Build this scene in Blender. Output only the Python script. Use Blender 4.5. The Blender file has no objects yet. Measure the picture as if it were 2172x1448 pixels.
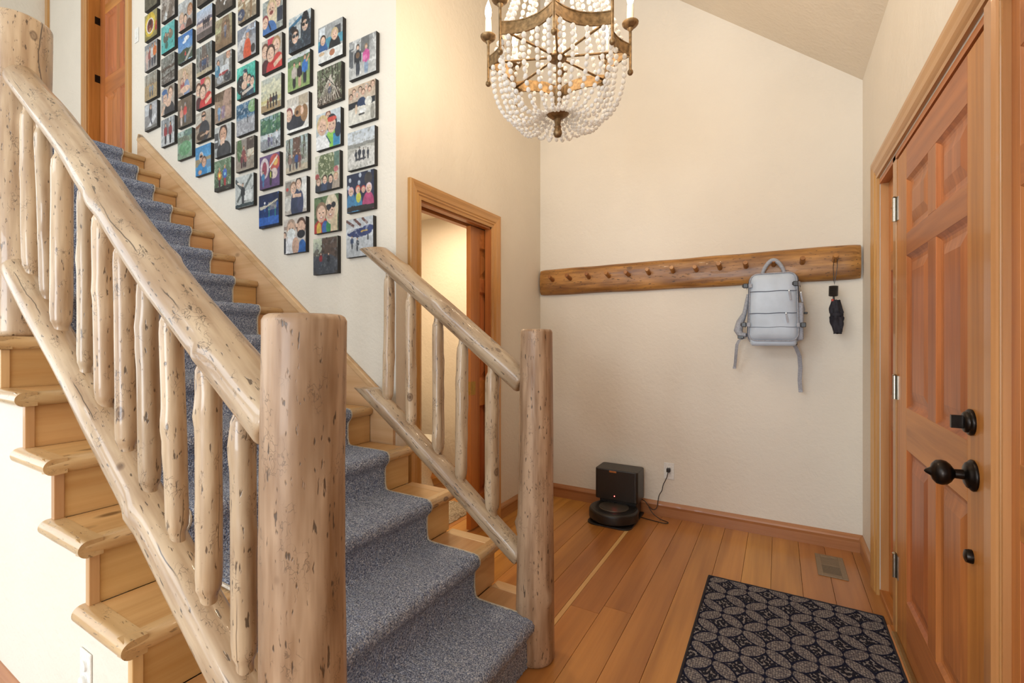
import bpy, bmesh, math, random
import numpy as np
from mathutils import Vector, Matrix

# ------------------------------------------------------------------ scene, camera, light
sc = bpy.context.scene
COL = sc.collection
random.seed(7)
R = math.radians

cam_d = bpy.data.cameras.new('camera')
cam_d.sensor_width = 36.0
cam_d.lens = 978.0 / 2172.0 * 36.0
cam_d.shift_y = -4.0 / 2172.0
cam_d.clip_start = 0.02
cam = bpy.data.objects.new('camera', cam_d)
cam.location = (0, 0, 1.27)
cam.rotation_euler = (R(90), 0, R(30))
COL.objects.link(cam)
sc.camera = cam

sc.view_settings.view_transform = 'Standard'
sc.view_settings.look = 'None'
sc.view_settings.gamma = 1.0
sc.view_settings.use_curve_mapping = False
sc.view_settings.exposure = 0.14
sc.cycles.use_denoising = True
sc.cycles.max_bounces = 6
sc.cycles.diffuse_bounces = 3
sc.cycles.glossy_bounces = 2
sc.cycles.transmission_bounces = 5
sc.cycles.adaptive_threshold = 0.03
sc.cycles.caustics_reflective = False
sc.cycles.caustics_refractive = False
sc.cycles.sample_clamp_indirect = 6.0

w = bpy.data.worlds.new('sky')
sc.world = w
w.use_nodes = True
w.node_tree.nodes['Background'].inputs[0].default_value = (0.80, 0.90, 1.0, 1)
w.node_tree.nodes['Background'].inputs[1].default_value = 1.2


def area(name, loc, rot, sx, sy, power, col):
    l = bpy.data.lights.new(name, 'AREA')
    l.shape = 'RECTANGLE'
    l.size, l.size_y = sx, sy
    l.energy = power
    l.color = col
    o = bpy.data.objects.new(name, l)
    o.location = loc
    o.rotation_euler = rot
    COL.objects.link(o)
    return o


DAY = (0.77, 0.89, 1.0)
# daylight at the rear great-room windows; the first and last lamps are added fill
area('window_and_fill_light', (-0.70, -4.08, 1.35), (R(90), 0, 0), 1.9, 2.2, 122, (0.86, 0.94, 1.0))  # added behind the camera to brighten the low rack wall
area('window_and_fill_light', (-3.30, -4.08, 1.50), (R(90), 0, 0), 1.5, 1.9, 18, DAY)
area('window_and_fill_light', (-5.50, -4.08, 1.50), (R(90), 0, 0), 1.5, 1.9, 26, DAY)
area('window_and_fill_light', (-3.30, -4.08, 3.90), (R(90), 0, 0), 3.6, 1.6, 92, DAY)
area('window_and_fill_light', (-6.55, -1.60, 2.10), (0, R(-90), 0), 3.2, 2.6, 48, DAY)  # added side fill; the unseen far wall has no window here

# ------------------------------------------------------------------ constants of the place
XR, YB, XP, YS = 0.436, 3.425, -1.707, 1.76      # door wall, rack wall, pocket-door wall, photo wall
YL = 0.51                                          # white wall under the stair
RISE, RUN, X1 = 0.183, 0.256, -0.823
NX = lambda k: X1 - RUN * (k - 1)
NZ = lambda k: RISE * k
TOPK = 15
XE = -6.67
YR = -4.2
ZC = 5.6
ceil_z = lambda x: min(ZC, 2.806 + 0.825 * (0.4475 - x))


# ------------------------------------------------------------------ material helpers
class NT:
    def __init__(s, name):
        s.m = bpy.data.materials.new(name)
        s.m.use_nodes = True
        s.t = s.m.node_tree
        s.b = s.t.nodes['Principled BSDF']
        s.out = s.t.nodes['Material Output']

    def n(s, typ, **kw):
        x = s.t.nodes.new('ShaderNode' + typ)
        for k, v in kw.items():
            setattr(x, k, v)
        return x

    def l(s, a, b):
        s.t.links.new(a, b)

    def val(s, sock, v):
        if hasattr(v, 'is_output') or isinstance(v, bpy.types.NodeSocket):
            s.l(v, sock)
        else:
            sock.default_value = v

    def math(s, op, a, b=None, c=None, clamp=False):
        x = s.n('Math', operation=op)
        x.use_clamp = clamp
        s.val(x.inputs[0], a)
        if b is not None:
            s.val(x.inputs[1], b)
        if c is not None:
            s.val(x.inputs[2], c)
        return x.outputs[0]

    def mix(s, f, a, b, blend='MIX'):
        x = s.n('Mix', data_type='RGBA', blend_type=blend)
        s.val(x.inputs[0], f)
        s.val(x.inputs[6], a if not isinstance(a, tuple) else (*a, 1))
        s.val(x.inputs[7], b if not isinstance(b, tuple) else (*b, 1))
        return x.outputs[2]

    def ramp(s, f, stops, interp='LINEAR'):
        x = s.n('ValToRGB')
        x.color_ramp.interpolation = interp
        e = x.color_ramp.elements
        while len(e) < len(stops):
            e.new(0.5)
        for i, (p, c) in enumerate(stops):
            e[i].position = p
            e[i].color = (*c, 1) if isinstance(c, tuple) else (c, c, c, 1)
        s.l(f, x.inputs[0])
        return x.outputs[0]

    def coords(s, scale=(1, 1, 1), rnd=0.0, kind='Object'):
        tc = s.n('TexCoord')
        mp = s.n('Mapping')
        mp.inputs['Scale'].default_value = scale
        src = tc.outputs[kind]
        if rnd:
            oi = s.n('ObjectInfo')
            v = s.n('VectorMath', operation='ADD')
            k = s.math('MULTIPLY', oi.outputs['Random'], rnd)
            cx = s.n('CombineXYZ')
            for i in range(3):
                s.l(k, cx.inputs[i])
            s.l(src, v.inputs[0])
            s.l(cx.outputs[0], v.inputs[1])
            src = v.outputs[0]
        s.l(src, mp.inputs[0])
        return mp.outputs[0]

    def noise(s, vec, scale, detail=3, rough=0.5, dist=0.0):
        x = s.n('TexNoise')
        s.l(vec, x.inputs['Vector'])
        x.inputs['Scale'].default_value = scale
        x.inputs['Detail'].default_value = detail
        x.inputs['Roughness'].default_value = rough
        x.inputs['Distortion'].default_value = dist
        return x.outputs['Fac']

    def bump(s, h, strength=0.3, dist=0.01):
        x = s.n('Bump')
        x.inputs['Strength'].default_value = strength
        x.inputs['Distance'].default_value = dist
        s.l(h, x.inputs['Height'])
        s.l(x.outputs[0], s.b.inputs['Normal'])
        return x

    def fin(s, color=None, rough=0.5, metal=0.0, coat=0.0, spec=0.5):
        if color is not None:
            s.val(s.b.inputs['Base Color'], color if not isinstance(color, tuple) else (*color, 1))
        s.val(s.b.inputs['Roughness'], rough)
        s.b.inputs['Metallic'].default_value = metal
        s.b.inputs['Coat Weight'].default_value = coat
        s.b.inputs['Specular IOR Level'].default_value = spec
        return s.m


def lin(c):
    if isinstance(c, str):
        c = tuple(int(c[i:i + 2], 16) for i in (0, 2, 4))
    return tuple((x / 255 / 12.92 if x <= 10 else ((x / 255 + 0.055) / 1.055) ** 2.4) for x in c)


def m_plain(name, col, rough=0.5, metal=0.0, coat=0.0, spec=0.5, grain=0.0, gscale=80):
    t = NT(name)
    v = t.coords((1, 1, 1), 3.0)
    f = t.noise(v, gscale, 3)
    c = t.ramp(f, [(0.3, tuple(x * (1 - 0.12 - grain) for x in col)), (0.7, tuple(min(1, x * (1.06 + grain)) for x in col))])
    if grain:
        t.bump(f, 0.25 + grain, 0.002)
    return t.fin(c, rough, metal, coat, spec)


def m_plaster(name, col):
    t = NT(name)
    v = t.coords()
    a = t.noise(v, 9, 3, 0.6, 0.6)
    b = t.noise(v, 46, 2, 0.55)
    h = t.math('ADD', t.math('MULTIPLY', a, 0.7), t.math('MULTIPLY', b, 0.35))
    t.bump(h, 0.5, 0.012)
    c = t.ramp(t.noise(v, 2.2, 3), [(0.3, tuple(x * 0.97 for x in col)), (0.7, tuple(min(1, x * 1.02) for x in col))])
    return t.fin(c, 0.82, spec=0.25)


def m_wood(name, base, dark, axis='Z', rough=0.35, coat=0.25, gs=1.0, var=0.18, knots=False, streak=0.5):
    t = NT(name)
    s = [38 * gs, 38 * gs, 38 * gs]
    s['XYZ'.index(axis)] = 1.6 * gs
    v = t.coords(tuple(s), 7.0)
    f = t.noise(v, 1.0, 4, 0.62, 0.0)
    s2 = [7 * gs] * 3
    s2['XYZ'.index(axis)] = 0.5 * gs
    g = t.noise(t.coords(tuple(s2), 5.0), 1.0, 2, 0.5, 0.8)
    c1 = t.ramp(f, [(0.28, dark), (0.62, base)])
    c2 = t.ramp(g, [(0.32, tuple(x * 0.80 for x in dark)), (0.6, tuple(min(1, x * 1.08) for x in base))])
    c = t.mix(streak, c1, c2)
    if knots:
        s3 = [5.0] * 3
        s3['XYZ'.index(axis)] = 2.6
        vo = t.n('TexVoronoi')
        t.l(t.coords(tuple(s3), 9.0), vo.inputs['Vector'])
        vo.inputs['Scale'].default_value = 1.0
        k = t.ramp(vo.outputs['Distance'], [(0.05, 1.0), (0.12, 0.0)])
        c = t.mix(k, c, tuple(x * 0.35 for x in dark))
    oi = t.n('ObjectInfo')
    hs = t.n('HueSaturation')
    t.l(c, hs.inputs['Color'])
    t.l(t.math('MULTIPLY_ADD', oi.outputs['Random'], 2 * var, 1 - var), hs.inputs['Value'])
    t.l(t.math('MULTIPLY_ADD', oi.outputs['Random'], 0.016, 0.492), hs.inputs['Hue'])
    t.bump(f, 0.10, 0.002)
    return t.fin(hs.outputs[0], rough, coat=coat)


def m_log(name, base, dark, rough=0.30, coat=0.4, marks=1.0, mott=0.5, check=True, gc=0.45, sqk=1.0):
    """peeled, varnished log: local Z runs along the log"""
    t = NT(name)
    v = t.coords((30, 30, 3.0), 11.0)
    grain = t.noise(v, 1.0, 3, 0.6, 0.0)
    c = t.ramp(grain, [(0.28, tuple((1 - gc) * b + gc * d for d, b in zip(dark, base))), (0.6, base)])
    mo = t.noise(t.coords((9, 9, 2.4), 5.0), 1.0, 3, 0.6, 0.0)
    c = t.mix(t.math('MULTIPLY', t.ramp(mo, [(0.45, 0.0), (0.68, 1.0)]), mott), c, dark)
    # bark-beetle squiggles
    vs = t.coords((95, 95, 55), 13.0)
    nz = t.n('TexNoise')
    t.l(vs, nz.inputs['Vector'])
    nz.inputs['Scale'].default_value = 0.8
    nz.inputs['Detail'].default_value = 1
    av = t.n('VectorMath', operation='MULTIPLY_ADD')
    t.l(nz.outputs['Color'], av.inputs[0])
    av.inputs[1].default_value = (2.6, 2.6, 2.6)
    t.l(vs, av.inputs[2])
    vo = t.n('TexVoronoi', feature='DISTANCE_TO_EDGE')
    t.l(av.outputs[0], vo.inputs['Vector'])
    vo.inputs['Scale'].default_value = 0.8
    line = t.ramp(vo.outputs['Distance'], [(0.015, 1.0), (0.05, 0.0)])
    mk = t.ramp(t.noise(t.coords((22, 22, 12), 3.0), 1.0, 2), [(0.56, 0.0), (0.64, 1.0)])
    sq = t.math('MULTIPLY', t.math('MULTIPLY', line, mk), 0.62 * marks * sqk)
    # dark flecks
    fl = t.noise(t.coords((120, 120, 30), 17.0), 1.0, 2, 0.5)
    flk = t.math('MULTIPLY', t.ramp(fl, [(0.645, 0.0), (0.70, 1.0)]), 0.72 * marks)
    # knots
    vk = t.n('TexVoronoi')
    t.l(t.coords((6.5, 6.5, 4.2), 19.0), vk.inputs['Vector'])
    vk.inputs['Scale'].default_value = 1.0
    kn = t.ramp(vk.outputs['Distance'], [(0.035, 1.0), (0.055, 0.55), (0.075, 0.95), (0.10, 0.0)])
    c = t.mix(t.math('MULTIPLY', kn, 0.85), c, (0.10, 0.042, 0.016))
    allm = t.math('MAXIMUM', sq, flk)
    if check:
        # one long drying crack per log, at an angle that differs from log to log
        tc = t.n('TexCoord')
        sp = t.n('SeparateXYZ')
        t.l(tc.outputs['Object'], sp.inputs[0])
        th = t.math('ARCTAN2', sp.outputs[1], sp.outputs[0])
        oi = t.n('ObjectInfo')
        wob = t.noise(t.coords((0.01, 0.01, 3.2), 21.0), 1.0, 4, 0.55)
        a = t.math('ADD', th, t.math('MULTIPLY', wob, 1.0))
        a = t.math('SUBTRACT', a, t.math('MULTIPLY_ADD', oi.outputs['Random'], 3.2, -1.4))
        crack = t.ramp(t.math('ABSOLUTE', a), [(0.010, 1.0), (0.035, 0.0)])
        on = t.ramp(t.noise(t.coords((0.01, 0.01, 3.0), 23.0), 1.0, 1), [(0.50, 0.0), (0.54, 1.0)])
        allm = t.math('MAXIMUM', allm, t.math('MULTIPLY', t.math('MULTIPLY', crack, on), 0.9))
    c = t.mix(allm, c, (0.055, 0.030, 0.016))
    t.bump(t.math('SUBTRACT', t.math('MULTIPLY', grain, 0.5), flk), 0.30, 0.006)
    oi2 = t.n('ObjectInfo')
    hs = t.n('HueSaturation')
    t.l(c, hs.inputs['Color'])
    t.l(t.math('MULTIPLY_ADD', oi2.outputs['Random'], 0.26, 0.87), hs.inputs['Value'])
    return t.fin(hs.outputs[0], rough, coat=coat)


def m_carpet(name, cols, scale=260, bump=0.9):
    t = NT(name)
    v = t.coords()
    f = t.noise(v, scale, 2, 0.7)
    g = t.noise(v, 9, 3)
    n = len(cols)
    c = t.ramp(f, [(0.33 + 0.34 * i / (n - 1), cols[i]) for i in range(n)])
    c = t.mix(t.math('MULTIPLY', g, 0.35), c, tuple(x * 0.55 for x in cols[1]))
    vo = t.n('TexVoronoi')
    t.l(v, vo.inputs['Vector'])
    vo.inputs['Scale'].default_value = scale * 0.9
    h = t.math('SUBTRACT', f, t.math('MULTIPLY', vo.outputs['Distance'], 0.7))
    t.bump(h, bump, 0.006)
    t.b.inputs['Sheen Weight'].default_value = 0.15
    return t.fin(c, 0.95, spec=0.1)


def m_emit(name, col, strength):
    t = NT(name)
    t.b.inputs['Emission Color'].default_value = (*col, 1)
    t.b.inputs['Emission Strength'].default_value = strength
    return t.fin(col, 0.4)


M = {}
M['wall'] = m_plaster('plaster_cream', lin('e6dccd'))
M['ceil'] = m_plaster('plaster_ceiling', lin('e6dac8'))
M['log'] = m_log('log_varnished_pale', lin('ceb393'), lin('8f6a48'), mott=0.55, gc=0.75, marks=1.15)
M['logtan'] = m_log('log_varnished_tan', lin('b7977a'), lin('7f5c3e'), mott=0.8, coat=0.12, rough=0.45, gc=1.0, sqk=0.7, check=False, marks=1.2)
M['nose'] = m_log('log_nosing', lin('d2ad7c'), lin('a87844'), mott=0.4, check=False, marks=0.7)
M['pineY'] = m_wood('pine_tread', lin('d6a973'), lin('bd8850'), 'Y', 0.36, 0.15, 0.8, 0.06, True)
M['pineX'] = m_wood('pine_skirt', lin('dcb68a'), lin('c2945f'), 'X', 0.4, 0.2, 0.8, 0.05, True)
M['pineZ'] = m_wood('pine_trim', lin('d8ad7c'), lin('bd8a55'), 'Z', 0.4, 0.2, 0.8, 0.06)
M['fir'] = m_wood('fir_door', lin('c47c3e'), lin('9f5b27'), 'Z', 0.40, 0.05, 1.2, 0.13)
M['firP'] = m_wood('fir_panel', lin('c07542'), lin('96532a'), 'Z', 0.40, 0.05, 1.6, 0.08)
M['firH'] = m_wood('fir_rail', lin('c47c3e'), lin('9f5b27'), 'Y', 0.40, 0.05, 1.2, 0.10)
M['firX'] = m_wood('fir_cross', lin('c47c3e'), lin('9f5b27'), 'X', 0.40, 0.05, 1.2, 0.10)
M['casing'] = m_wood('casing_oak_vertical', lin('c9945a'), lin('b07840'), 'Z', 0.35, 0.25, 1.0, 0.06)
M['casingY'] = m_wood('casing_oak_level', lin('c9945a'), lin('b07840'), 'Y', 0.35, 0.25, 1.0, 0.06)
M['baseX'] = m_wood('baseboard_wood_x', lin('b98052'), lin('9b6036'), 'X', 0.35, 0.25, 1.0, 0.05)
M['baseY'] = m_wood('baseboard_wood_y', lin('b98052'), lin('9b6036'), 'Y', 0.35, 0.25, 1.0, 0.05)
M['floor'] = m_wood('fir_floor', lin('cb8d48'), lin('a76a30'), 'Y', 0.30, 0.12, 0.9, 0.15, False, 0.6)
M['sap'] = m_wood('fir_sapwood', lin('e6bc78'), lin('d8a660'), 'Y', 0.26, 0.35, 0.9, 0.05)
M['rack'] = m_log('rack_slab_wood', lin('ba8444'), lin('6e431d'), rough=0.42, coat=0.1, mott=0.6, check=False, marks=1.2, gc=1.0, sqk=0.0)
M['peg'] = m_wood('peg_wood', lin('a8703a'), lin('80491f'), 'Y', 0.3, 0.3, 1.5, 0.15)
M['carpet'] = m_carpet('stair_carpet', [lin('40455a'), lin('7c85a0'), lin('b2b9ca'), lin('f0f0f6')], 200)
M['binding'] = m_plain('carpet_binding', lin('cfc3b2'), 0.9, grain=0.1, gscale=200)
M['white'] = m_plain('white_plastic', lin('efece6'), 0.35)
M['bronze'] = m_plain('oil_rubbed_bronze', lin('2c2622'), 0.3, 0.85, grain=0.1, gscale=60)
M['nickel'] = m_plain('brushed_nickel', lin('bdb6a8'), 0.28, 1.0)
M['brass'] = m_plain('brass', lin('b58f4a'), 0.3, 1.0)
M['black'] = m_plain('black_plastic', lin('26221f'), 0.35)
M['blackfab'] = m_plain('black_fabric', lin('232028'), 0.75, grain=0.2, gscale=150)
M['gold'] = m_plain('antique_gold_iron', lin('8f7350'), 0.48, 0.75, grain=0.35, gscale=55)
M['candle'] = m_plain('candle_sleeve', lin('efe4cf'), 0.6)
M['bulb'] = m_emit('lit_bulb', (1.0, 0.86, 0.66), 16.0)
M['bag'] = m_plain('bag_nylon', lin('bfc9d4'), 0.42, grain=0.0, gscale=9)
M['bagtrim'] = m_plain('bag_webbing', lin('a3a4ab'), 0.6, grain=0.1, gscale=120)
M['bagdark'] = m_plain('bag_seam', lin('5c6370'), 0.7)
M['vent'] = m_plain('vent_enamel', lin('8f7a60'), 0.45, 0.1)
M['ventdark'] = m_plain('vent_throat', lin('1e1712'), 0.8)
M['porcelain'] = m_plain('porcelain', lin('f0ece2'), 0.15)
M['shag'] = m_carpet('shag_mat', [lin('8a7a68'), lin('b3a28c'), lin('cbbca6'), lin('e0d4c2')], 90, 1.0)
M['edge'] = m_plain('canvas_edge', lin('221e1c'), 0.6)
M['led'] = m_emit('red_led', (1.0, 0.06, 0.05), 25.0)
M['tag'] = m_plain('copper_tab', lin('b4703c'), 0.45, 0.3)
M['red'] = m_plain('red_toggle', lin('c23a22'), 0.4)
M['satin'] = m_plain('robot_satin_disc', lin('7d7469'), 0.38, 0.7)
M['wire'] = m_plain('bead_wire', lin('b8a88c'), 0.4, 0.6)
M['threshold'] = m_plain('threshold_brass', lin('a58657'), 0.35, 0.8)


def m_bead():
    t = NT('frosted_glass_bead')
    t.fin((0.97, 0.95, 0.93), 0.18)
    tl = t.n('BsdfTranslucent')
    tl.inputs['Color'].default_value = (0.98, 0.96, 0.93, 1)
    mx = t.n('MixShader')
    mx.inputs[0].default_value = 0.5
    t.l(t.b.outputs[0], mx.inputs[1])
    t.l(tl.outputs[0], mx.inputs[2])
    t.l(mx.outputs[0], t.out.inputs[0])
    return t.m


M['bead'] = m_bead()


def m_glass():
    t = NT('window_glass')
    tr = t.n('BsdfTransparent')
    gl = t.n('BsdfGlossy')
    gl.inputs['Roughness'].default_value = 0.02
    mx = t.n('MixShader')
    mx.inputs[0].default_value = 0.07
    t.l(tr.outputs[0], mx.inputs[1])
    t.l(gl.outputs[0], mx.inputs[2])
    t.l(mx.outputs[0], t.out.inputs[0])
    return t.m


M['glass'] = m_glass()


def m_print():
    t = NT('photo_print')
    a = t.n('Attribute', attribute_name='print')
    return t.fin(a.outputs['Color'], 0.45, spec=0.3)


M['print'] = m_print()


def m_rug():
    t = NT('rug_leaf_weave')
    S = 0.127
    mp = t.n('Mapping')
    tc = t.n('TexCoord')
    t.l(tc.outputs['Object'], mp.inputs[0])
    mp.inputs['Rotation'].default_value = (0, 0, R(45))
    mp.inputs['Scale'].default_value = (1 / S, 1 / S, 1 / S)
    sp = t.n('SeparateXYZ')
    t.l(mp.outputs[0], sp.inputs[0])
    x, y = sp.outputs[0], sp.outputs[1]

    def ell(a, b, la, lb):
        fa = t.math('SUBTRACT', t.math('FRACT', a), 0.5)
        fb = t.math('SUBTRACT', t.math('FRACT', t.math('ADD', b, 0.5)), 0.5)
        fa = t.math('DIVIDE', fa, la)
        fb = t.math('DIVIDE', fb, lb)
        return t.math('SQRT', t.math('ADD', t.math('MULTIPLY', fa, fa), t.math('MULTIPLY', fb, fb)))
    e1 = ell(x, y, 0.54, 0.285)
    e2 = ell(y, x, 0.54, 0.285)
    e = t.math('MINIMUM', e1, e2)
    inside = t.ramp(e, [(0.76, 1.0), (0.80, 0.0)])
    ring = t.math('MULTIPLY', t.ramp(e, [(0.76, 0.0), (0.82, 1.0)]), t.ramp(e, [(0.98, 1.0), (1.04, 0.0)]))
    # woven loops
    mq = t.n('Mapping')
    t.l(tc.outputs['Object'], mq.inputs[0])
    mq.inputs['Scale'].default_value = (115, 85, 1)
    vo = t.n('TexVoronoi')
    vo.inputs['Randomness'].default_value = 0.45
    t.l(mq.outputs[0], vo.inputs['Vector'])
    vo.inputs['Scale'].default_value = 1.0
    loop = t.ramp(vo.outputs['Distance'], [(0.15, 1.0), (0.62, 0.0)])
    leaf = t.mix(loop, lin('57535a'), lin('a39c96'))
    nz = t.noise(mq.outputs[0], 0.8, 1)
    fleck = t.mix(t.ramp(nz, [(0.53, 0.0), (0.58, 1.0)]), lin('282832'), lin('8c8684'))
    c = t.mix(inside, fleck, leaf)
    c = t.mix(ring, c, lin('1c1f34'))
    t.bump(t.math('ADD', loop, t.math('MULTIPLY', ring, -0.5)), 0.6, 0.004)
    return t.fin(c, 0.95, spec=0.1)


M['rug'] = m_rug()


# ------------------------------------------------------------------ mesh helpers
def tag(o, label=None, cat=None, group=None, kind=None):
    if label:
        o['label'] = label
    if cat:
        o['category'] = cat
    if group:
        o['group'] = group
    if kind:
        o['kind'] = kind
    return o


def empty(name, loc=(0, 0, 0), rz=0.0, parent=None):
    o = bpy.data.objects.new(name, None)
    o.location = loc
    o.rotation_euler = (0, 0, rz)
    o.empty_display_size = 0.05
    COL.objects.link(o)
    if parent:
        o.parent = parent
    return o


WORLD = set()


def wempty(name, loc, parent=None):
    """an Empty whose parts are given in world coordinates"""
    o = empty(name, loc, 0, parent)
    WORLD.add(o.name)
    return o


def attach(o, parent):
    o.parent = parent
    if parent.name in WORLD:
        o.matrix_parent_inverse = parent.matrix_basis.inverted()


class MB:
    """collects pieces of ONE part, then builds one mesh object"""

    def __init__(s):
        s.v, s.f, s.sm = [], [], []

    def add(s, vs, fs, smooth=False):
        o = len(s.v)
        s.v += [tuple(map(float, p)) for p in vs]
        s.f += [tuple(i + o for i in f) for f in fs]
        s.sm += [smooth] * len(fs)
        return s

    def box(s, x0, x1, y0, y1, z0, z1):
        x0, x1 = sorted((x0, x1)); y0, y1 = sorted((y0, y1)); z0, z1 = sorted((z0, z1))
        v = [(x0, y0, z0), (x1, y0, z0), (x1, y1, z0), (x0, y1, z0), (x0, y0, z1), (x1, y0, z1), (x1, y1, z1), (x0, y1, z1)]
        return s.add(v, [(0, 3, 2, 1), (4, 5, 6, 7), (0, 1, 5, 4), (1, 2, 6, 5), (2, 3, 7, 6), (3, 0, 4, 7)])

    def tube(s, pts, r, seg=10, caps=True, closed=False):
        pts = [Vector(p) for p in pts]
        n = len(pts)
        rr = r if isinstance(r, (list, tuple)) else [r] * n
        vs = []
        up = None
        for i, p in enumerate(pts):
            if closed:
                t = pts[(i + 1) % n] - pts[i - 1]
            else:
                t = pts[min(i + 1, n - 1)] - pts[max(i - 1, 0)]
            t.normalize()
            if up is None:
                up = Vector((0, 0, 1)) if abs(t.z) < 0.9 else Vector((1, 0, 0))
            a = t.cross(up)
            if a.length < 1e-5:
                a = t.cross(Vector((0.3, 1, 0.2)))
            a.normalize()
            b = a.cross(t).normalized()
            up = b
            for k in range(seg):
                th = 2 * math.pi * k / seg
                vs.append(p + (a * math.cos(th) + b * math.sin(th)) * rr[i])
        fs = []
        for i in range(n if closed else n - 1):
            j = (i + 1) % n
            for k in range(seg):
                k2 = (k + 1) % seg
                fs.append((i * seg + k, i * seg + k2, j * seg + k2, j * seg + k))
        if caps and not closed:
            fs.append(tuple(range(seg))[::-1])
            fs.append(tuple(range((n - 1) * seg, n * seg)))
        return s.add(vs, fs, True)

    def lathe(s, prof, c=(0, 0, 0), axis=(0, 0, 1), seg=20):
        """prof: list of (r, t) along axis from c"""
        ax = Vector(axis).normalized()
        a = ax.orthogonal().normalized()
        b = ax.cross(a)
        c = Vector(c)
        vs = []
        for r, t in prof:
            for k in range(seg):
                th = 2 * math.pi * k / seg
                vs.append(c + ax * t + (a * math.cos(th) + b * math.sin(th)) * max(r, 1e-4))
        fs = []
        n = len(prof)
        for i in range(n - 1):
            for k in range(seg):
                k2 = (k + 1) % seg
                fs.append((i * seg + k, i * seg + k2, (i + 1) * seg + k2, (i + 1) * seg + k))
        fs.append(tuple(range(seg))[::-1])
        fs.append(tuple(range((n - 1) * seg, n * seg)))
        return s.add(vs, fs, True)

    def prism(s, poly, axis, a0, a1):
        """poly: 2D points in the plane across axis ('X': (y,z), 'Y': (x,z), 'Z': (x,y))"""
        def pt(p, a):
            return {'X': (a, p[0], p[1]), 'Y': (p[0], a, p[1]), 'Z': (p[0], p[1], a)}[axis]
        n = len(poly)
        vs = [pt(p, a0) for p in poly] + [pt(p, a1) for p in poly]
        fs = [tuple(range(n)), tuple(range(2 * n - 1, n - 1, -1))]
        for i in range(n):
            j = (i + 1) % n
            fs.append((i, i + n, j + n, j))
        return s.add(vs, fs)

    def ribbon(s, pts, wdir, width, thick):
        """flat strap along pts, width along wdir"""
        pts = [Vector(p) for p in pts]
        wv = Vector(wdir).normalized() * width / 2
        vs, fs = [], []
        n = len(pts)
        for i, p in enumerate(pts):
            t = (pts[min(i + 1, n - 1)] - pts[max(i - 1, 0)]).normalized()
            nn = t.cross(wv).normalized() * thick / 2
            vs += [p - wv - nn, p + wv - nn, p + wv + nn, p - wv + nn]
        for i in range(n - 1):
            for k in range(4):
                k2 = (k + 1) % 4
                fs.append((i * 4 + k, i * 4 + k2, i * 4 + 4 + k2, i * 4 + 4 + k))
        fs += [(3, 2, 1, 0), tuple(range(4 * n - 4, 4 * n))]
        return s.add(vs, fs)

    def build(s, name, mat, parent=None, bevel=0.0, loc=None, rot=None, autosmooth=False):
        me = bpy.data.meshes.new(name)
        me.from_pydata(s.v, [], s.f)
        me.polygons.foreach_set('use_smooth', s.sm)
        bm = bmesh.new()
        bm.from_mesh(me)
        bmesh.ops.recalc_face_normals(bm, faces=bm.faces)
        if bevel:
            es = [e for e in bm.edges if len(e.link_faces) == 2 and e.calc_face_angle(0) > 0.6]
            bmesh.ops.bevel(bm, geom=es, offset=bevel, segments=2, affect='EDGES', profile=0.5, clamp_overlap=True)
        if any(s.sm):
            for e in bm.edges:
                if len(e.link_faces) == 2 and e.calc_face_angle(0) > 0.9:
                    e.smooth = False
        bm.to_mesh(me)
        bm.free()
        me.materials.append(M[mat])
        o = bpy.data.objects.new(name, me)
        COL.objects.link(o)
        if parent:
            attach(o, parent)
        if loc:
            o.location = loc
        if rot:
            o.rotation_euler = rot
        return o


def box(name, x0, x1, y0, y1, z0, z1, mat, parent=None, bevel=0.0):
    return MB().box(x0, x1, y0, y1, z0, z1).build(name, mat, parent, bevel)


def copy_tree(o, parent=None):
    c = o.copy()
    COL.objects.link(c)
    if parent:
        c.parent = parent
    for ch in o.children:
        copy_tree(ch, c)
    return c


def struct(o):
    o['kind'] = 'structure'
    return o


def sweep(name, mat, prof, path, nrm, parent=None, side=1):
    """moulding: path of 3D points (axis-aligned corners), nrm = wall normal; prof (a, b): a across (outward), b out of wall"""
    P = [Vector(p) for p in path]
    N = Vector(nrm)
    outs = []
    for i in range(len(P) - 1):
        d = (P[i + 1] - P[i]).normalized()
        outs.append(d.cross(N) * side)
    mb = MB()
    vs, fs = [], []
    for i, p in enumerate(P):
        if i == 0:
            o = outs[0]
        elif i == len(P) - 1:
            o = outs[-1]
        else:
            o = outs[i - 1] + outs[i]
        for a, b in prof:
            vs.append(p + o * a + N * b)
    n = len(prof)
    for i in range(len(P) - 1):
        for k in range(n):
            k2 = (k + 1) % n
            fs.append((i * n + k, i * n + k2, (i + 1) * n + k2, (i + 1) * n + k))
    fs += [tuple(range(n))[::-1], tuple(range((len(P) - 1) * n, len(P) * n))]
    mb.add(vs, fs)
    return mb.build(name, mat, parent)


def wobble(rs, n=5):
    fr = rs.uniform(2, 14, n); ph = rs.uniform(0, 6.28, n); am = rs.uniform(0.2, 1, n); th = rs.randint(0, 4, n)
    am /= am.sum()
    return lambda z, a: sum(am[i] * math.sin(fr[i] * z + ph[i] + th[i] * a) for i in range(n))


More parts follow.
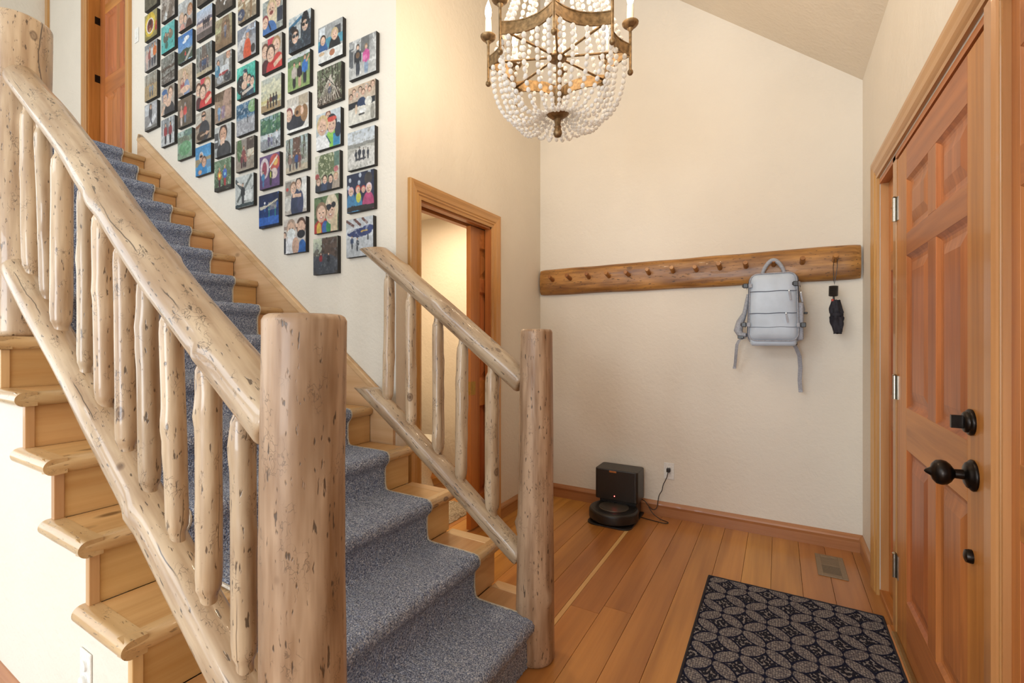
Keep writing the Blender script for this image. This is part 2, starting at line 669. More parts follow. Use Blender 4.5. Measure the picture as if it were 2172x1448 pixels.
def log(name, mat, p0, p1, r0, r1, seed, parent=None, seg=22, step=0.025, rough=0.05, bow=0.006, ends=('round', 'round'),
        knots=3, label=None, cuts=()):
    """an irregular peeled log; local Z along the axis"""
    rs = np.random.RandomState(seed)
    p0, p1 = Vector(p0), Vector(p1)
    ax = p1 - p0
    L = ax.length
    q = Vector((0, 0, 1)).rotation_difference(ax.normalized())
    nz = max(6, int(L / step))
    wa, wb, wc = wobble(rs), wobble(rs), wobble(rs)
    kn = [(rs.uniform(0.12, 0.88) * L, rs.uniform(0, 6.28), rs.uniform(0.08, 0.22), rs.uniform(0.015, 0.03)) for _ in range(knots)]
    zs = list(np.linspace(0, L, nz))
    ext = []
    c = 0.012
    for e, base in ((0, 0.0), (1, L)):
        sg = 1 if e == 0 else -1
        if ends[e] == 'round':
            ext += [base + sg * 0.004, base + sg * c]
        elif ends[e] == 'tenon':
            ext += [base + sg * 0.085, base + sg * 0.094, base + sg * 0.112]
    zs = sorted(set(zs + ext))
    verts, faces = [], []
    for z in zs:
        t = z / L
        r = r0 + (r1 - r0) * t
        for e, base in ((0, 0.0), (1, L)):
            d = abs(z - base)
            if ends[e] == 'round':
                if d < 0.0001: r *= 0.86
                elif d < 0.0041: r *= 0.95
            elif ends[e] == 'tenon':
                if d < 0.0865: r *= 0.66
                elif d < 0.095: r *= 0.78
                elif d < 0.113: r *= 0.94
        cx, cy = bow * wb(z * 0.35, 0) * 1.6, bow * wc(z * 0.35, 0) * 1.6
        if t in (0.0, 1.0):
            pass
        for k in range(seg):
            a = 2 * math.pi * k / seg
            rr = r * (1 + rough * wa(z, a) + 0.4 * rough * wb(z * 2.3, a))
            for kz, ka, kh, ks in kn:
                da = (a - ka + math.pi) % (2 * math.pi) - math.pi
                rr += kh * r * math.exp(-((z - kz) / (ks * 1.2)) ** 2 - (da * r / ks) ** 2)
            verts.append((cx + rr * math.cos(a), cy + rr * math.sin(a), z))
    n = len(zs)
    for i in range(n - 1):
        for k in range(seg):
            k2 = (k + 1) % seg
            faces.append((i * seg + k, i * seg + k2, (i + 1) * seg + k2, (i + 1) * seg + k))
    faces.append(tuple(range(seg))[::-1])
    faces.append(tuple(range((n - 1) * seg, n * seg)))
    me = bpy.data.meshes.new(name)
    me.from_pydata(verts, [], faces)
    bm = bmesh.new()
    bm.from_mesh(me)
    for f in bm.faces:
        f.smooth = True
    if cuts:
        mw = Matrix.LocRotScale(p0, q, None).inverted()
        for co, no in cuts:
            lc = mw @ Vector(co)
            ln = q.inverted() @ Vector(no)
            g = bmesh.ops.bisect_plane(bm, geom=bm.verts[:] + bm.edges[:] + bm.faces[:], plane_co=lc, plane_no=ln, clear_outer=True)
            es = [x for x in g['geom_cut'] if isinstance(x, bmesh.types.BMEdge)]
            bmesh.ops.contextual_create(bm, geom=es)
    for e in bm.edges:
        if len(e.link_faces) == 2 and e.calc_face_angle(0) > 0.8:
            e.smooth = False
    bm.to_mesh(me)
    bm.free()
    me.materials.append(M[mat])
    o = bpy.data.objects.new(name, me)
    o.location = p0
    o.rotation_mode = 'QUATERNION'
    o.rotation_quaternion = q
    COL.objects.link(o)
    if parent:
        attach(o, parent)
    if label:
        o['label'] = label
    return o


# ================================================================== THE SETTING
# ---- floor: slab + planks that run away from the camera
slab = struct(box('floor', XE, XR + 0.15, YR, YB + 0.1, -0.20, -0.021, 'floor'))
rs = np.random.RandomState(3)
edges = [-1.704]
seq = [0.137, 0.141, 0.135, 0.139, 0.136, 0.140]
x = -1.704
strip = -0.885
i = 0
while x < XR + 0.1:
    wd = seq[i % 6]
    if x < strip < x + wd:
        wd = strip - x
    elif abs(x - strip) < 1e-6:
        wd = 0.024
    edges.append(x + wd)
    x += wd
    i += 1
PLANK = {}


def plank(x0, x1, y0, y1, mat):
    o = box('plank', x0 + 0.0007, x1 - 0.0007, y0 + 0.0007, y1 - 0.0007, -0.021, 0.0, mat, slab, 0.0012)
    return o


for a, b in zip(edges[:-1], edges[1:]):
    if b - a < 0.03:
        plank(a, b, -1.0, YB, 'sap')
        continue
    b = min(b, XR + 0.10)
    cut = rs.uniform(0.3, 3.0)
    if rs.rand() < 0.6:
        plank(a, b, -1.0, cut, 'floor'); plank(a, b, cut, YB, 'floor')
    else:
        plank(a, b, -1.0, YB, 'floor')
x = -3.3
while x < -1.72:                       # powder room behind the pocket door
    plank(x, min(x + 0.138, -1.704), 1.88, YB, 'floor')
    x += 0.138
M['paleBounce'] = m_carpet('pale_bounce_carpet', [lin('b0aca6'), lin('c6c2bc'), lin('d4d1cc'), lin('e2dfda')], 160, 0.6)  # pale covering invented for the unseen floor, to cut warm bounce on walls
mb = MB()
mb.box(XE, -1.705, YR, YL, -.021, .002)
mb.box(-1.705, XR + .1, YR, -1.0, -.021, .002)
struct(mb.build('floor_great_room', 'paleBounce'))

# ---- walls
T = 0.13
D0, D1, DT = 1.06, 2.90, 2.065         # opening of the entrance (posts, door and side panels)
mb = MB()
mb.box(XR, XR + T, D1, YB + T, 0, 4)
mb.box(XR, XR + T, D0, D1, DT, 4)
mb.box(XR, XR + T, YR - T, D0, 0, 4)
struct(mb.build('wall_right', 'wall'))

mb = MB()
pts = [(-3.45, 0), (XR, 0), (XR, ceil_z(XR) + .1), (-2.95, ZC + .1), (-3.45, ZC + .1)]
mb.prism(pts, 'Y', YB, YB + T)
struct(mb.build('wall_back', 'wall'))

PD0, PD1, PDT = 1.938, 2.672, 2.045    # pocket door opening
mb = MB()
mb.box(XP - T, XP, YS, PD0, 0, 4.6)
mb.box(XP - T, XP - .094, PD1, YB, 0, 4.6)
mb.box(XP - .040, XP, PD1, YB, 0, 4.6)
mb.box(XP - .094, XP - .040, PD1, YB, PDT, 4.6)
mb.box(XP - T, XP, PD0, PD1, PDT, 4.6)
struct(mb.build('wall_inner', 'wall'))

UD0, UD1, UZ0, UZ1 = -5.62, -4.80, NZ(TOPK), NZ(TOPK) + 2.04
mb = MB()
mb.box(UD1, XP - T, YS, YS + T, 0, ZC + .1)
mb.box(XE, UD0, YS, YS + T, 0, ZC + .1)
mb.box(UD0, UD1, YS, YS + T, UZ1, ZC + .1)
mb.box(UD0, UD1, YS, YS + T, 0, UZ0)
struct(mb.build('wall_stair', 'wall'))
struct(box('wall_far', XE - T, XE, YR - T, YS + T, 0, ZC + .1, 'wall'))
WINS = [(-1.65, 0.25, 0.2, 2.5), (-4.05, -2.55, 0.55, 2.45), (-6.25, -4.75, 0.55, 2.45), (-5.1, -1.5, 3.1, 4.7)]  # first window added behind the camera to light the rack wall
mb = MB()
mb.box(XE, -2.55, YR - T, YR, 0, 0.55)
mb.box(-1.65, .25, YR - T, YR, 0, 0.2)
for x0, x1 in ((XE, -6.25), (-4.75, -4.05)):
    mb.box(x0, x1, YR - T, YR, 0.55, 2.45)
mb.box(-2.55, -1.65, YR - T, YR, 0, 2.5)
mb.box(.25, XR, YR - T, YR, 0, 2.5)
mb.box(XE, -2.55, YR - T, YR, 2.45, 3.1)
mb.box(-2.55, XR, YR - T, YR, 2.5, 3.1)
mb.box(XE, -5.1, YR - T, YR, 3.1, 4.7)
mb.box(-1.5, XR, YR - T, YR, 3.1, 4.7)
mb.box(XE, XR, YR - T, YR, 4.7, ZC + .1)
struct(mb.build('wall_rear', 'wall'))
for i, (a, b, c, d) in enumerate(WINS):
    wn = struct(wempty('window_%d' % (i + 1), ((a + b) / 2, YR - T / 2, c)))
    mb = MB()
    mb.box(a, a + .06, YR - .10, YR + .015, c, d).box(b - .06, b, YR - .10, YR + .015, c, d)
    mb.box(a + .06, b - .06, YR - .10, YR + .015, c, c + .06).box(a + .06, b - .06, YR - .10, YR + .015, d - .06, d)
    mb.build('window_frame', 'casing', wn)
    box('window_mullion', (a + b) / 2 - .025, (a + b) / 2 + .025, YR - .09, YR, c + .06, d - .06, 'casing', wn)
    box('window_pane', a + .06, b - .06, YR - .07, YR - .062, c + .06, d - .06, 'glass', wn)

# ---- ceiling, sloped over the entry then level over the stair
xk = 0.4475 - (ZC - 2.806) / 0.825
mb = MB()
mb.prism([(XR + .2, ceil_z(XR + .2)), (xk, ZC), (XE - .2, ZC), (XE - .2, ZC + .15), (xk, ZC + .15), (XR + .2, ceil_z(XR + .2) + .15)], 'Y', YR - .2, YB + .2)
struct(mb.build('ceiling', 'ceil'))

# ---- powder room seen through the pocket door
struct(box('wall_powder_room', -3.42, -3.30, YS + T, YB, 0, 2.5, 'wall'))
struct(box('ceiling_powder_room', -3.42, XP - T, YS + T, YB, 2.42, 2.50, 'ceil'))
area('powder_room_lamp', (-2.45, 2.75, 2.38), (0, 0, 0), 0.35, 0.35, 18, (1.0, 0.80, 0.55))

# ---- upper landing
struct(box('floor_upper', XE, NX(TOPK) - 0.03, YL, YS, UZ0 - .25, UZ0, 'pineY'))

# ---- white wall below the stair, stepped under the treads
poly = [(NX(1) - .04, 0)]
for k in range(1, TOPK):
    poly += [(NX(k) - .04, NZ(k) - .046), (NX(k + 1) - .04, NZ(k) - .046)]
poly += [(NX(TOPK) - .04, NZ(TOPK) - .25), (XE, NZ(TOPK) - .25), (XE, 0)]
struct(MB().prism(poly, 'Y', YL, YL + .09).build('wall_left', 'wall'))

# ---- baseboards
bprof = [(0, 0), (0, .014), (.060, .014), (.078, .020), (.088, .016), (.098, .008), (.104, .004), (.104, 0)]
struct(sweep('baseboard_back', 'baseX', [(b, a) for a, b in [(y, x) for x, y in bprof]][0:0] or bprof,
             [(XR, YB, 0), (XP, YB, 0)], (0, -1, 0), side=1))
struct(sweep('baseboard_right', 'baseY', bprof, [(XR, 2.992, 0), (XR, YB, 0)], (-1, 0, 0), side=1))
struct(sweep('baseboard_right_near', 'baseY', bprof, [(XR, YR, 0), (XR, 0.96, 0)], (-1, 0, 0), side=1))
struct(sweep('baseboard_inner', 'baseY', bprof, [(XP, YB, 0), (XP, 2.768, 0)], (1, 0, 0), side=1))
bprof2 = [(a * 1.25, b) for a, b in bprof]
struct(sweep('baseboard_left', 'baseX', bprof2, [(NX(1) - .04, YL, 0), (XE, YL, 0)], (0, -1, 0), side=1))
struct(sweep('baseboard_powder_back', 'baseX', bprof, [(XP - T, YB, 0), (-3.30, YB, 0)], (0, -1, 0), side=1))
struct(sweep('baseboard_powder_side', 'baseY', bprof, [(-3.30, YB, 0), (-3.30, YS + T, 0)], (1, 0, 0), side=1))

# ---- door casings
cprof = [(0, 0), (0, .012), (.012, .014), (.018, .010), (.026, .016), (.034, .012), (.042, .017), (.060, .019), (.078, .024), (.092, .024), (.095, .018), (.095, 0)]
def casing(name, mats, path, nrm):
    e = struct(wempty(name, path[1]))
    P = [Vector(p) for p in path]
    N = Vector(nrm)
    outs = [-(P[i + 1] - P[i]).normalized().cross(N) for i in range(3)]
    for i in range(3):
        vs, fs = [], []
        for q in (i, i + 1):
            o_ = outs[0] if q == 0 else outs[2] if q == 3 else outs[q - 1] + outs[q]
            vs += [P[q] + o_ * a + N * b for a, b in cprof]
        n = len(cprof)
        fs = [(k, (k + 1) % n, n + (k + 1) % n, n + k) for k in range(n)] + [tuple(range(n))[::-1], tuple(range(n, 2 * n))]
        MB().add(vs, fs).build('casing_head' if i == 1 else 'casing_leg', mats[1] if i == 1 else mats[0], e)
    return e


casing('trim_1', ('casing', 'casingY'), [(XR, D1 - .004, 0), (XR, D1 - .004, DT + .008), (XR, D0 + .004, DT + .008), (XR, D0 + .004, 0)], (-1, 0, 0))
casing('trim_2', ('casing', 'casingY'), [(XP, PD0 + .004, 0), (XP, PD0 + .004, PDT - .008), (XP, PD1 - .004, PDT - .008), (XP, PD1 - .004, 0)], (1, 0, 0))
casing('trim_3', ('casing', 'firX'), [(UD0 + .004, YS, UZ0), (UD0 + .004, YS, UZ1 - .008), (UD1 - .004, YS, UZ1 - .008), (UD1 - .004, YS, UZ0)], (0, -1, 0))
struct(box('trim_4', XE, XE + .07, YS - .02, YS - .001, UZ0, ZC, 'casing'))


# ---- panelled doors
def six_panel(name, W, H, th, cols, rows, loc, rz, grain_rail, cat_parts=()):
    """local frame: x across the leaf, face at y=0 looking to -y, z up. cols / rows: panel openings"""
    d = struct(empty(name, loc, rz))
    xs = [0] + [c for p in cols for c in p] + [W]
    zs = [0] + [r for p in rows for r in p] + [H]
    MB().box(xs[0], xs[1], 0, th, 0, H).build('stile', 'fir', d, .0015)
    MB().box(xs[4], xs[5], 0, th, 0, H).build('stile', 'fir', d, .0015)
    for i in range(0, 7, 2):
        MB().box(xs[1], xs[4], 0, th, zs[i], zs[i + 1]).build('rail', grain_rail, d, .0012)
    for (r0, r1) in rows:
        MB().box(xs[2], xs[3], 0, th, r0, r1).build('mullion', 'fir', d, .0012)
    for (c0, c1) in cols:
        for (r0, r1) in rows:
            mb = MB()
            # raised panel: sticking slope, flat recess, bevelled field
            q = [(0, 0.001), (.012, .010), (.020, .013), (.032, .013), (.070, .004)]
            vs = []
            for o, y in q:
                vs += [(c0 + o, y, r0 + o), (c1 - o, y, r0 + o), (c1 - o, y, r1 - o), (c0 + o, y, r1 - o)]
            fs = []
            for i in range(len(q) - 1):
                for k in range(4):
                    k2 = (k + 1) % 4
                    fs.append((i * 4 + k, i * 4 + k2, i * 4 + 4 + k2, i * 4 + 4 + k))
            n = len(vs)
            fs.append((n - 4, n - 3, n - 2, n - 1))
            vs += [(c0, th - .005, r0), (c1, th - .005, r0), (c1, th - .005, r1), (c0, th - .005, r1)]
            fs += [(n + 3, n + 2, n + 1, n)]
            for k in range(4):
                k2 = (k + 1) % 4
                fs.append((k, n + k, n + k2, k2))
            mb.add(vs, fs)
            mb.build('panel', 'firP', d)
    return d


# entrance door: hinge edge far, latch edge near the camera
DW, DH = 2.528 - 1.548, 2.018
door = six_panel('door_1', DW, DH, .045, [(.163, .466), (.556, .843)], [(.212, .816), (.982, 1.585), (1.672, 1.887)],
                 (XR + .004, 2.528, .018), R(-90), 'firX')
# door knob and bolt are moving fittings of the door
kn = MB()
kn.lathe([(.040, 0), (.041, .004), (.038, .008), (.034, .010), (.033, .014), (.026, .018), (.013, .021), (.012, .038), (.017, .042),
          (.024, .046), (.031, .054), (.033, .064), (.031, .074), (.022, .082), (.012, .085), (.010, .088), (.005, .096), (.001, .099)], (0, 0, 0), (0, -1, 0), 28)
k = kn.build('knob', 'bronze', door, loc=(.892, 0, .899)); k['label'] = 'dark bronze round door knob with pointed tip'
mb = MB()
mb.lathe([(.034, 0), (.035, .005), (.032, .009), (.028, .010), (.027, .015), (.022, .018), (.001, .019)], (0, 0, 0), (0, -1, 0), 28)
mb.box(-.0055, .0055, -.042, -.016, -.017, .017)
k = mb.build('deadbolt', 'bronze', door, loc=(.878, 0, 1.035)); k['label'] = 'dark bronze deadbolt with thumb turn'
mb = MB()
mb.lathe([(.018, 0), (.018, .006), (.016, .013), (.008, .016), (.001, .016)], (0, 0, 0), (0, -1, 0), 20)
mb.build('privacy_latch', 'bronze', door, loc=(.878, 0, .683))
for hz in (1.826, 1.066, .303):
    hb = MB()
    for j in range(5):
        hb.lathe([(.0075, 0), (.0075, .0195)], (0, 0, -.05 + j * .02), (0, 0, 1), 12)
    hb.lathe([(.004, 0), (.0085, .002), (.004, .007)], (0, 0, .05), (0, 0, 1), 12)
    hb.box(.004, .030, .006, .010, -.05, .05).box(-.030, -.004, .006, .010, -.05, .05)
    hb.build('hinge', 'nickel', door, loc=(-.003, -.009, hz - .018))

# side posts and solid side panels of the entrance
def post(y0, y1, name):
    s_ = struct(wempty(name, (XR + .05, (y0 + y1) / 2, 0)))
    MB().box(XR + .0, XR + .11, y0, y1, 0, DT).build('post', 'casing', s_, .003)
    return s_


p1 = post(2.534, 2.590, 'trim_5')
box('door_stop', XR + .052, XR + .075, 2.520, 2.534, 0.0, DT, 'fir', p1)
p2 = post(1.464, 1.542, 'trim_6')
box('weather_strip', XR - .001, XR + .03, 1.5424, 1.5462, .02, 2.04, 'black', p2)
MB().prism([(XR - .010, 1.478), (XR - .010, 1.520), (XR - .004, 1.532), (XR, 1.536), (XR, 1.466), (XR - .004, 1.470)], 'Z', .0, DT - .002).build('bead_moulding', 'casing', p2)
struct(box('trim_7', XR + .0, XR + .11, D0, D1, DT - .022, DT, 'firH'))


def side_panel(y0, y1, name, rec):
    d = struct(wempty(name, (XR + .05, (y0 + y1) / 2, 0)))
    X = XR + rec
    W = .048
    box('stile', X, X + .04, y0, y0 + W, .03, DT - .022, 'fir', d, .001)
    box('stile', X, X + .04, y1 - W, y1, .03, DT - .022, 'fir', d, .001)
    rows = [(.23, .834), (1.0, 1.603), (1.69, 1.905)]
    zz = [.03] + [r for p in rows for r in p] + [DT - .022]
    for i in range(0, 7, 2):
        box('rail', X, X + .04, y0 + W, y1 - W, zz[i], zz[i + 1], 'firH', d, .001)
    for r0, r1 in rows:
        mb = MB()
        q = [(0, .001), (.012, .010), (.02, .013), (.03, .013), (.06, .004)]
        vs, fs = [], []
        for o, y in q:
            vs += [(X + y, y0 + W + o, r0 + o), (X + y, y1 - W - o, r0 + o), (X + y, y1 - W - o, r1 - o), (X + y, y0 + W + o, r1 - o)]
        for i in range(len(q) - 1):
            for k in range(4):
                k2 = (k + 1) % 4
                fs.append((i * 4 + k, i * 4 + k2, i * 4 + 4 + k2, i * 4 + 4 + k))
        fs.append((len(vs) - 4, len(vs) - 3, len(vs) - 2, len(vs) - 1))
        mb.add(vs, fs)
        mb.build('panel', 'firP', d)
    box('sill', XR - .0, XR + .09, y0, y1, 0, .03, 'firH', d, .003)
    box('jamb', XR + .004, XR + rec, y1 - .006, y1, .03, DT - .022, 'casing', d)
    return d


side_panel(2.590, D1, 'door_4', .036)
side_panel(D0, 1.464, 'door_5', .018)
th = struct(wempty('trim_8', (XR + .04, 2.04, 0)))
MB().prism([(XR - .030, 0), (XR - .030, .006), (XR - .012, .016), (XR + .10, .016), (XR + .10, 0)], 'Y', 1.464, 2.590).build('threshold', 'firH', th)
MB().prism([(XR - .016, .0145), (XR - .010, .021), (XR + .002, .021), (XR + .002, .016)], 'Y', 1.545, 2.53).build('weather_bar', 'threshold', th)

# pocket door slid most of the way into the wall
PW = .78
pdoor = six_panel('door_2', PW, 2.01, .036, [(.105, .365), (.435, .675)], [(.21, .81), (.98, 1.58), (1.67, 1.88)], (XP - .048, 2.497, .012), R(90), 'firH')
mb = MB().box(-.0015, .0, .003, .033, -.045, .045).box(.0, .052, -.0015, .0, -.045, .045)
mb.box(.012, .040, -.003, -.0005, -.030, .030)
k = mb.build('latch_plate', 'brass', pdoor, .0006, loc=(0, 0, .935)); k['label'] = 'brass edge latch and pull'
# jamb lining of the pocket opening
jam = struct(wempty('trim_9', (XP - .06, 2.3, 0)))
box('jamb', XP - T, XP, PD0 - .001, PD0 + .016, 0, PDT, 'fir', jam)
box('head', XP - T, XP - .055 - .036, PD0, PD1, PDT - .02, PDT + .001, 'firH', jam)
box('head', XP - .040, XP, PD0, PD1, PDT - .02, PDT + .001, 'firH', jam)
box('jamb', XP - .042, XP, PD1 - .014, PD1 + .001, 0, PDT, 'fir', jam)

# upstairs door, closed, set at the back of the reveal
udoor = six_panel('door_3', .78, 2.0, .04, [(.11, .355), (.425, .67)], [(.21, .81), (.98, 1.58), (1.67, 1.88)], (UD0 + .02, YS + T - .045, UZ0 + .008), 0, 'firX')
jam = struct(wempty('trim_10', (UD0, YS + .06, UZ0)))
box('jamb', UD0, UD0 + .018, YS, YS + T, UZ0, UZ1, 'fir', jam)
box('jamb', UD1 - .018, UD1, YS, YS + T, UZ0, UZ1, 'fir', jam)
box('head', UD0, UD1, YS, YS + T, UZ1 - .018, UZ1, 'firX', jam)
for hz in (1.0, 1.55):
    box('strike_plate', UD0 + .0175, UD0 + .0195, YS + .045, YS + .085, UZ0 + hz - .035, UZ0 + hz + .035, 'bronze', jam)

# ================================================================== STAIRCASE
st = tag(wempty('staircase', (-1.3, 1.13, 0)), 'pine staircase with rounded log-edge treads climbing along the photo wall', 'staircase')


def nose_prof(k, y, rs):
    return


for k in range(1, TOPK + 1):
    x, z = NX(k), NZ(k)
    rs = np.random.RandomState(40 + k)
    yr = 1.775 if k <= 3 else YS - .024
    yl = 0.515
    back = NX(k + 1) - .02 if k < TOPK else NX(k) - .12
    # riser
    rz0 = NZ(k - 1) if k > 1 else 0
    box('riser', x - .042, x - .024, .530, 1.752 if k <= 4 else YS - .024, rz0, z - .045, 'pineY', st)
    if k <= 9:
        box('corner_trim', x - .044, x - .020, .507, .531, rz0 if k > 1 else 0, z - .046, 'pineZ', st, .002)
    # tread board
    tr = box('tread', back, x - .048, yl, yr - (.06 if k <= 3 else 0), z - .044, z, 'pineY', st, .0015)
    # rounded front nosing, uneven like a split log
    n, seg = 26, 12
    ye = 1.782 if k <= 4 else YS - .022
    wa = wobble(rs)
    vs, fs = [], []
    ys_ = np.linspace(.488, ye, n)
    for y in ys_:
        r = .0235 * (1 + .07 * wa(y * 2.2, 0))
        e = 1.0
        d_ = min(abs(y - ys_[0]), abs(y - ye))
        if d_ < 1e-6:
            e = .86
        sec = [(-.049, z - .045), (-.049, z)]
        for q in range(seg + 1):
            a = math.pi / 2 - math.pi * q / seg
            sec.append((-.024 + (.024 + .004 * wa(y * 3 + q, 1)) * math.cos(a) * e - .0, z - .0225 + r * math.sin(a) * e * .98))
        for sx, sz in sec:
            # local Z runs along the nosing so the log material follows it
            vs.append((sx, sz - z, y))
    m_ = seg + 3
    for i in range(n - 1):
        for q in range(m_):
            q2 = (q + 1) % m_
            fs.append((i * m_ + q, i * m_ + q2, (i + 1) * m_ + q2, (i + 1) * m_ + q))
    fs += [tuple(range(m_)), tuple(range((n - 1) * m_, n * m_))]
    mb = MB()
    mb.add(vs, fs, True)
    o = mb.build('nosing', 'nose', None)
    # local (sx, sz, y) -> world (x+sx, y, z+sz)
    o.matrix_local = Matrix(((1, 0, 0, x), (0, 0, 1, 0), (0, 1, 0, z), (0, 0, 0, 1)))
    o.parent = st
    o.matrix_parent_inverse = st.matrix_basis.inverted()
    # return nosing along the open left end
    if k <= 9:
        vs, fs = [], []
        n = 12
        xs_ = np.linspace(back - .030, x - .004, n)
        for xx in xs_:
            r = .0235 * (1 + .07 * wa(xx * 3, 0))
            sec = [(.028, -.045), (.028, 0.0004)]
            for q in range(seg + 1):
                a = math.pi / 2 - math.pi * q / seg
                sec.append((-(.0 + .024 * math.cos(a)) - .002, -.0225 + r * math.sin(a) * .99))
            for sy, sz in sec:
                vs.append((sy, sz, xx - x))
        for i in range(n - 1):
            for q in range(m_):
                q2 = (q + 1) % m_
                fs.append((i * m_ + q, i * m_ + q2, (i + 1) * m_ + q2, (i + 1) * m_ + q))
        fs += [tuple(range(m_)), tuple(range((n - 1) * m_, n * m_))]
        mb = MB()
        mb.add(vs, fs, True)
        o = mb.build('return_nosing', 'nose', None)
        o.matrix_local = Matrix(((0, 0, 1, x), (1, 0, 0, .505), (0, 1, 0, z), (0, 0, 0, 1)))
        o.parent = st
        o.matrix_parent_inverse = st.matrix_basis.inverted()
    if k <= 3:      # end board on the open right side
        box('end_board', back, x - .048, yr - .06, yr, z - .044, z, 'pineX', st, .004)
# closed side under the open right ends
poly = [(NX(1) - .04, 0)]
for k in range(1, 5):
    poly += [(NX(k) - .04, NZ(k) - .045)] + ([(NX(k + 1) - .04, NZ(k) - .045)] if k < 4 else [(XP, NZ(4) - .045)])
poly += [(XP, 0)]
MB().prism(poly, 'Y', 1.735, 1.755).build('side_panel', 'pineX', st)
# skirt board against the photo wall, with a moulded cap
lz = lambda x_: NZ(1) + (X1 - x_) / RUN * RISE
xa, xb = XP - .002, NX(TOPK) - .10
poly = [(xa, lz(xa) - .30), (xa, lz(xa) + .085), (xb, lz(xb) + .085), (xb - .05, lz(xb) + .085), (xb - .05, lz(xb) - .08), (xb, lz(xb) - .30)]
MB().prism(poly, 'Y', YS - .020, YS - .001).build('skirt_board', 'pineX', st)
poly = [(xa, lz(xa) + .085), (xa, lz(xa) + .122), (xb - .02, lz(xb - .02) + .122), (xb - .05, lz(xb) + .085)]
MB().prism(poly, 'Y', YS - .028, YS - .001).build('skirt_cap', 'pineX', st, .006)

# ---- carpet runner
path = [(NX(1) - .016, 0.004)]
for k in range(1, TOPK + 1):
    x, z = NX(k), NZ(k)
    path += [(x - .017, z - .110), (x - .016, z - .062), (x - .004, z - .050), (x + .011, z - .034), (x + .013, z - .012), (x + .004, z + .006), (x - .016, z + .013)]
    if k < TOPK:
        xn = NX(k + 1)
        path += [(x - .10, z + .014), (xn + .05, z + .013), (xn - .004, z + .014), (xn - .013, z + .024)]
    else:
        path += [(x - .10, z + .014), (x - .55, z + .014)]
P = np.array(path)
for _ in range(2):
    Q = [P[0]]
    for a, b in zip(P[:-1], P[1:]):
        Q += [.75 * a + .25 * b, .25 * a + .75 * b]
    Q.append(P[-1])
    P = np.array(Q)
seg = np.linalg.norm(np.diff(P, axis=0), axis=1)
cum = np.concatenate([[0], np.cumsum(seg)])
S = np.arange(0, cum[-1], .0075)
PX, PZ = np.interp(S, cum, P[:, 0]), np.interp(S, cum, P[:, 1])
TX, TZ = np.gradient(PX), np.gradient(PZ)
ln = np.hypot(TX, TZ)
NXX, NZZ = TZ / ln, -TX / ln
CY0, CY1 = 0.742, 1.588
ny = 104
YY = np.linspace(CY0, CY1, ny)
rs = np.random.RandomState(5)
jit = rs.uniform(-.0024, .0024, (len(S), ny))
jit[:, 0] -= .004
jit[:, -1] -= .004
yj = rs.uniform(-.0022, .0022, (len(S), ny))
VX = PX[:, None] + NXX[:, None] * jit
VZ = PZ[:, None] + NZZ[:, None] * jit
VY = np.broadcast_to(YY, (len(S), ny)) + yj
ecol = np.stack([PX - NXX * .012, np.full(len(S), CY0), PZ - NZZ * .012], 1)
ecor = np.stack([PX - NXX * .012, np.full(len(S), CY1), PZ - NZZ * .012], 1)
G = np.concatenate([ecol[:, None], np.stack([VX, VY, VZ], 2), ecor[:, None]], 1)
nn = ny + 2
idx = np.arange(len(S) * nn).reshape(len(S), nn)
F = np.stack([idx[:-1, :-1], idx[1:, :-1], idx[1:, 1:], idx[:-1, 1:]], -1).reshape(-1, 4)
me = bpy.data.meshes.new('carpet_runner')
me.from_pydata(G.reshape(-1, 3).tolist(), [], F.tolist())
me.polygons.foreach_set('use_smooth', [True] * len(me.polygons))
me.materials.append(M['carpet'])
run = tag(wempty('carpet_runner', (X1, 1.165, 0)), 'blue-grey flecked carpet runner laid down the middle of the stairs', 'carpet')
o = bpy.data.objects.new('pile', me)
COL.objects.link(o)
attach(o, run)
for yy in (CY0, CY1):
    pts = [(PX[i] - NXX[i] * .005, yy, PZ[i] - NZZ[i] * .005) for i in range(0, len(S), 2)]
    MB().tube(pts, .0055, 6).build('edge_binding', 'binding', run)

# ================================================================== LOG RAILINGS
hl = lambda x_: 1.143 + (-.93 - x_) * .732        # left handrail axis
ll = lambda x_: 0.906 + (-1.55 - x_) * .702       # left bottom rail axis
YA = .57
ra = tag(wempty('stair_railing', (-.791, YA, 0)), 'large log stair railing in front, with ten balusters between two posts', 'railing')
np_ = log('newel_post', 'logtan', (-.791, YA, 0), (-.791, YA, 1.318), .079, .0755, 11, ra, seg=40, rough=.022, bow=.004, knots=5)
log('newel_post', 'log', (-2.49, YA + .01, NZ(7)), (-2.49, YA + .01, 2.475), .088, .090, 12, ra, seg=36, rough=.02, bow=.003, knots=3)
log('handrail', 'log', (-.862, YA, hl(-.862)), (-2.43, YA, hl(-2.43)), .056, .050, 13, ra, seg=30, rough=.03, bow=.008, knots=5)
log('bottom_rail', 'log', (-.80, YA, ll(-.80)), (-2.475, YA, ll(-2.475)), .049, .047, 14, ra, seg=28, rough=.03, bow=.006, knots=4)
for i, bx in enumerate((-.995, -1.137, -1.293, -1.424, -1.558, -1.706, -1.85, -2.035, -2.19, -2.327)):
    rr = (.0265, .0275, .0255, .0245, .0265, .0275, .022, .029, .0215, .0265)[i]
    log('baluster', 'log', (bx, YA, ll(bx) - .02), (bx, YA, hl(bx) + .01), rr, rr * .98, 60 + i, ra, seg=22, rough=.05, bow=.007,
        ends=('tenon', 'tenon'), knots=4)
mb = MB()
for zz in (1.325, 1.405):
    mb = MB().lathe([(.011, 0), (.011, .004), (.001, .0045)], (-2.49 + .0855 * math.cos(R(6)), YA + .01 + .0855 * math.sin(R(6)), zz), (math.cos(R(6)), math.sin(R(6)), 0), 16)
    o = mb.build('screw_plug', 'pineZ', ra)

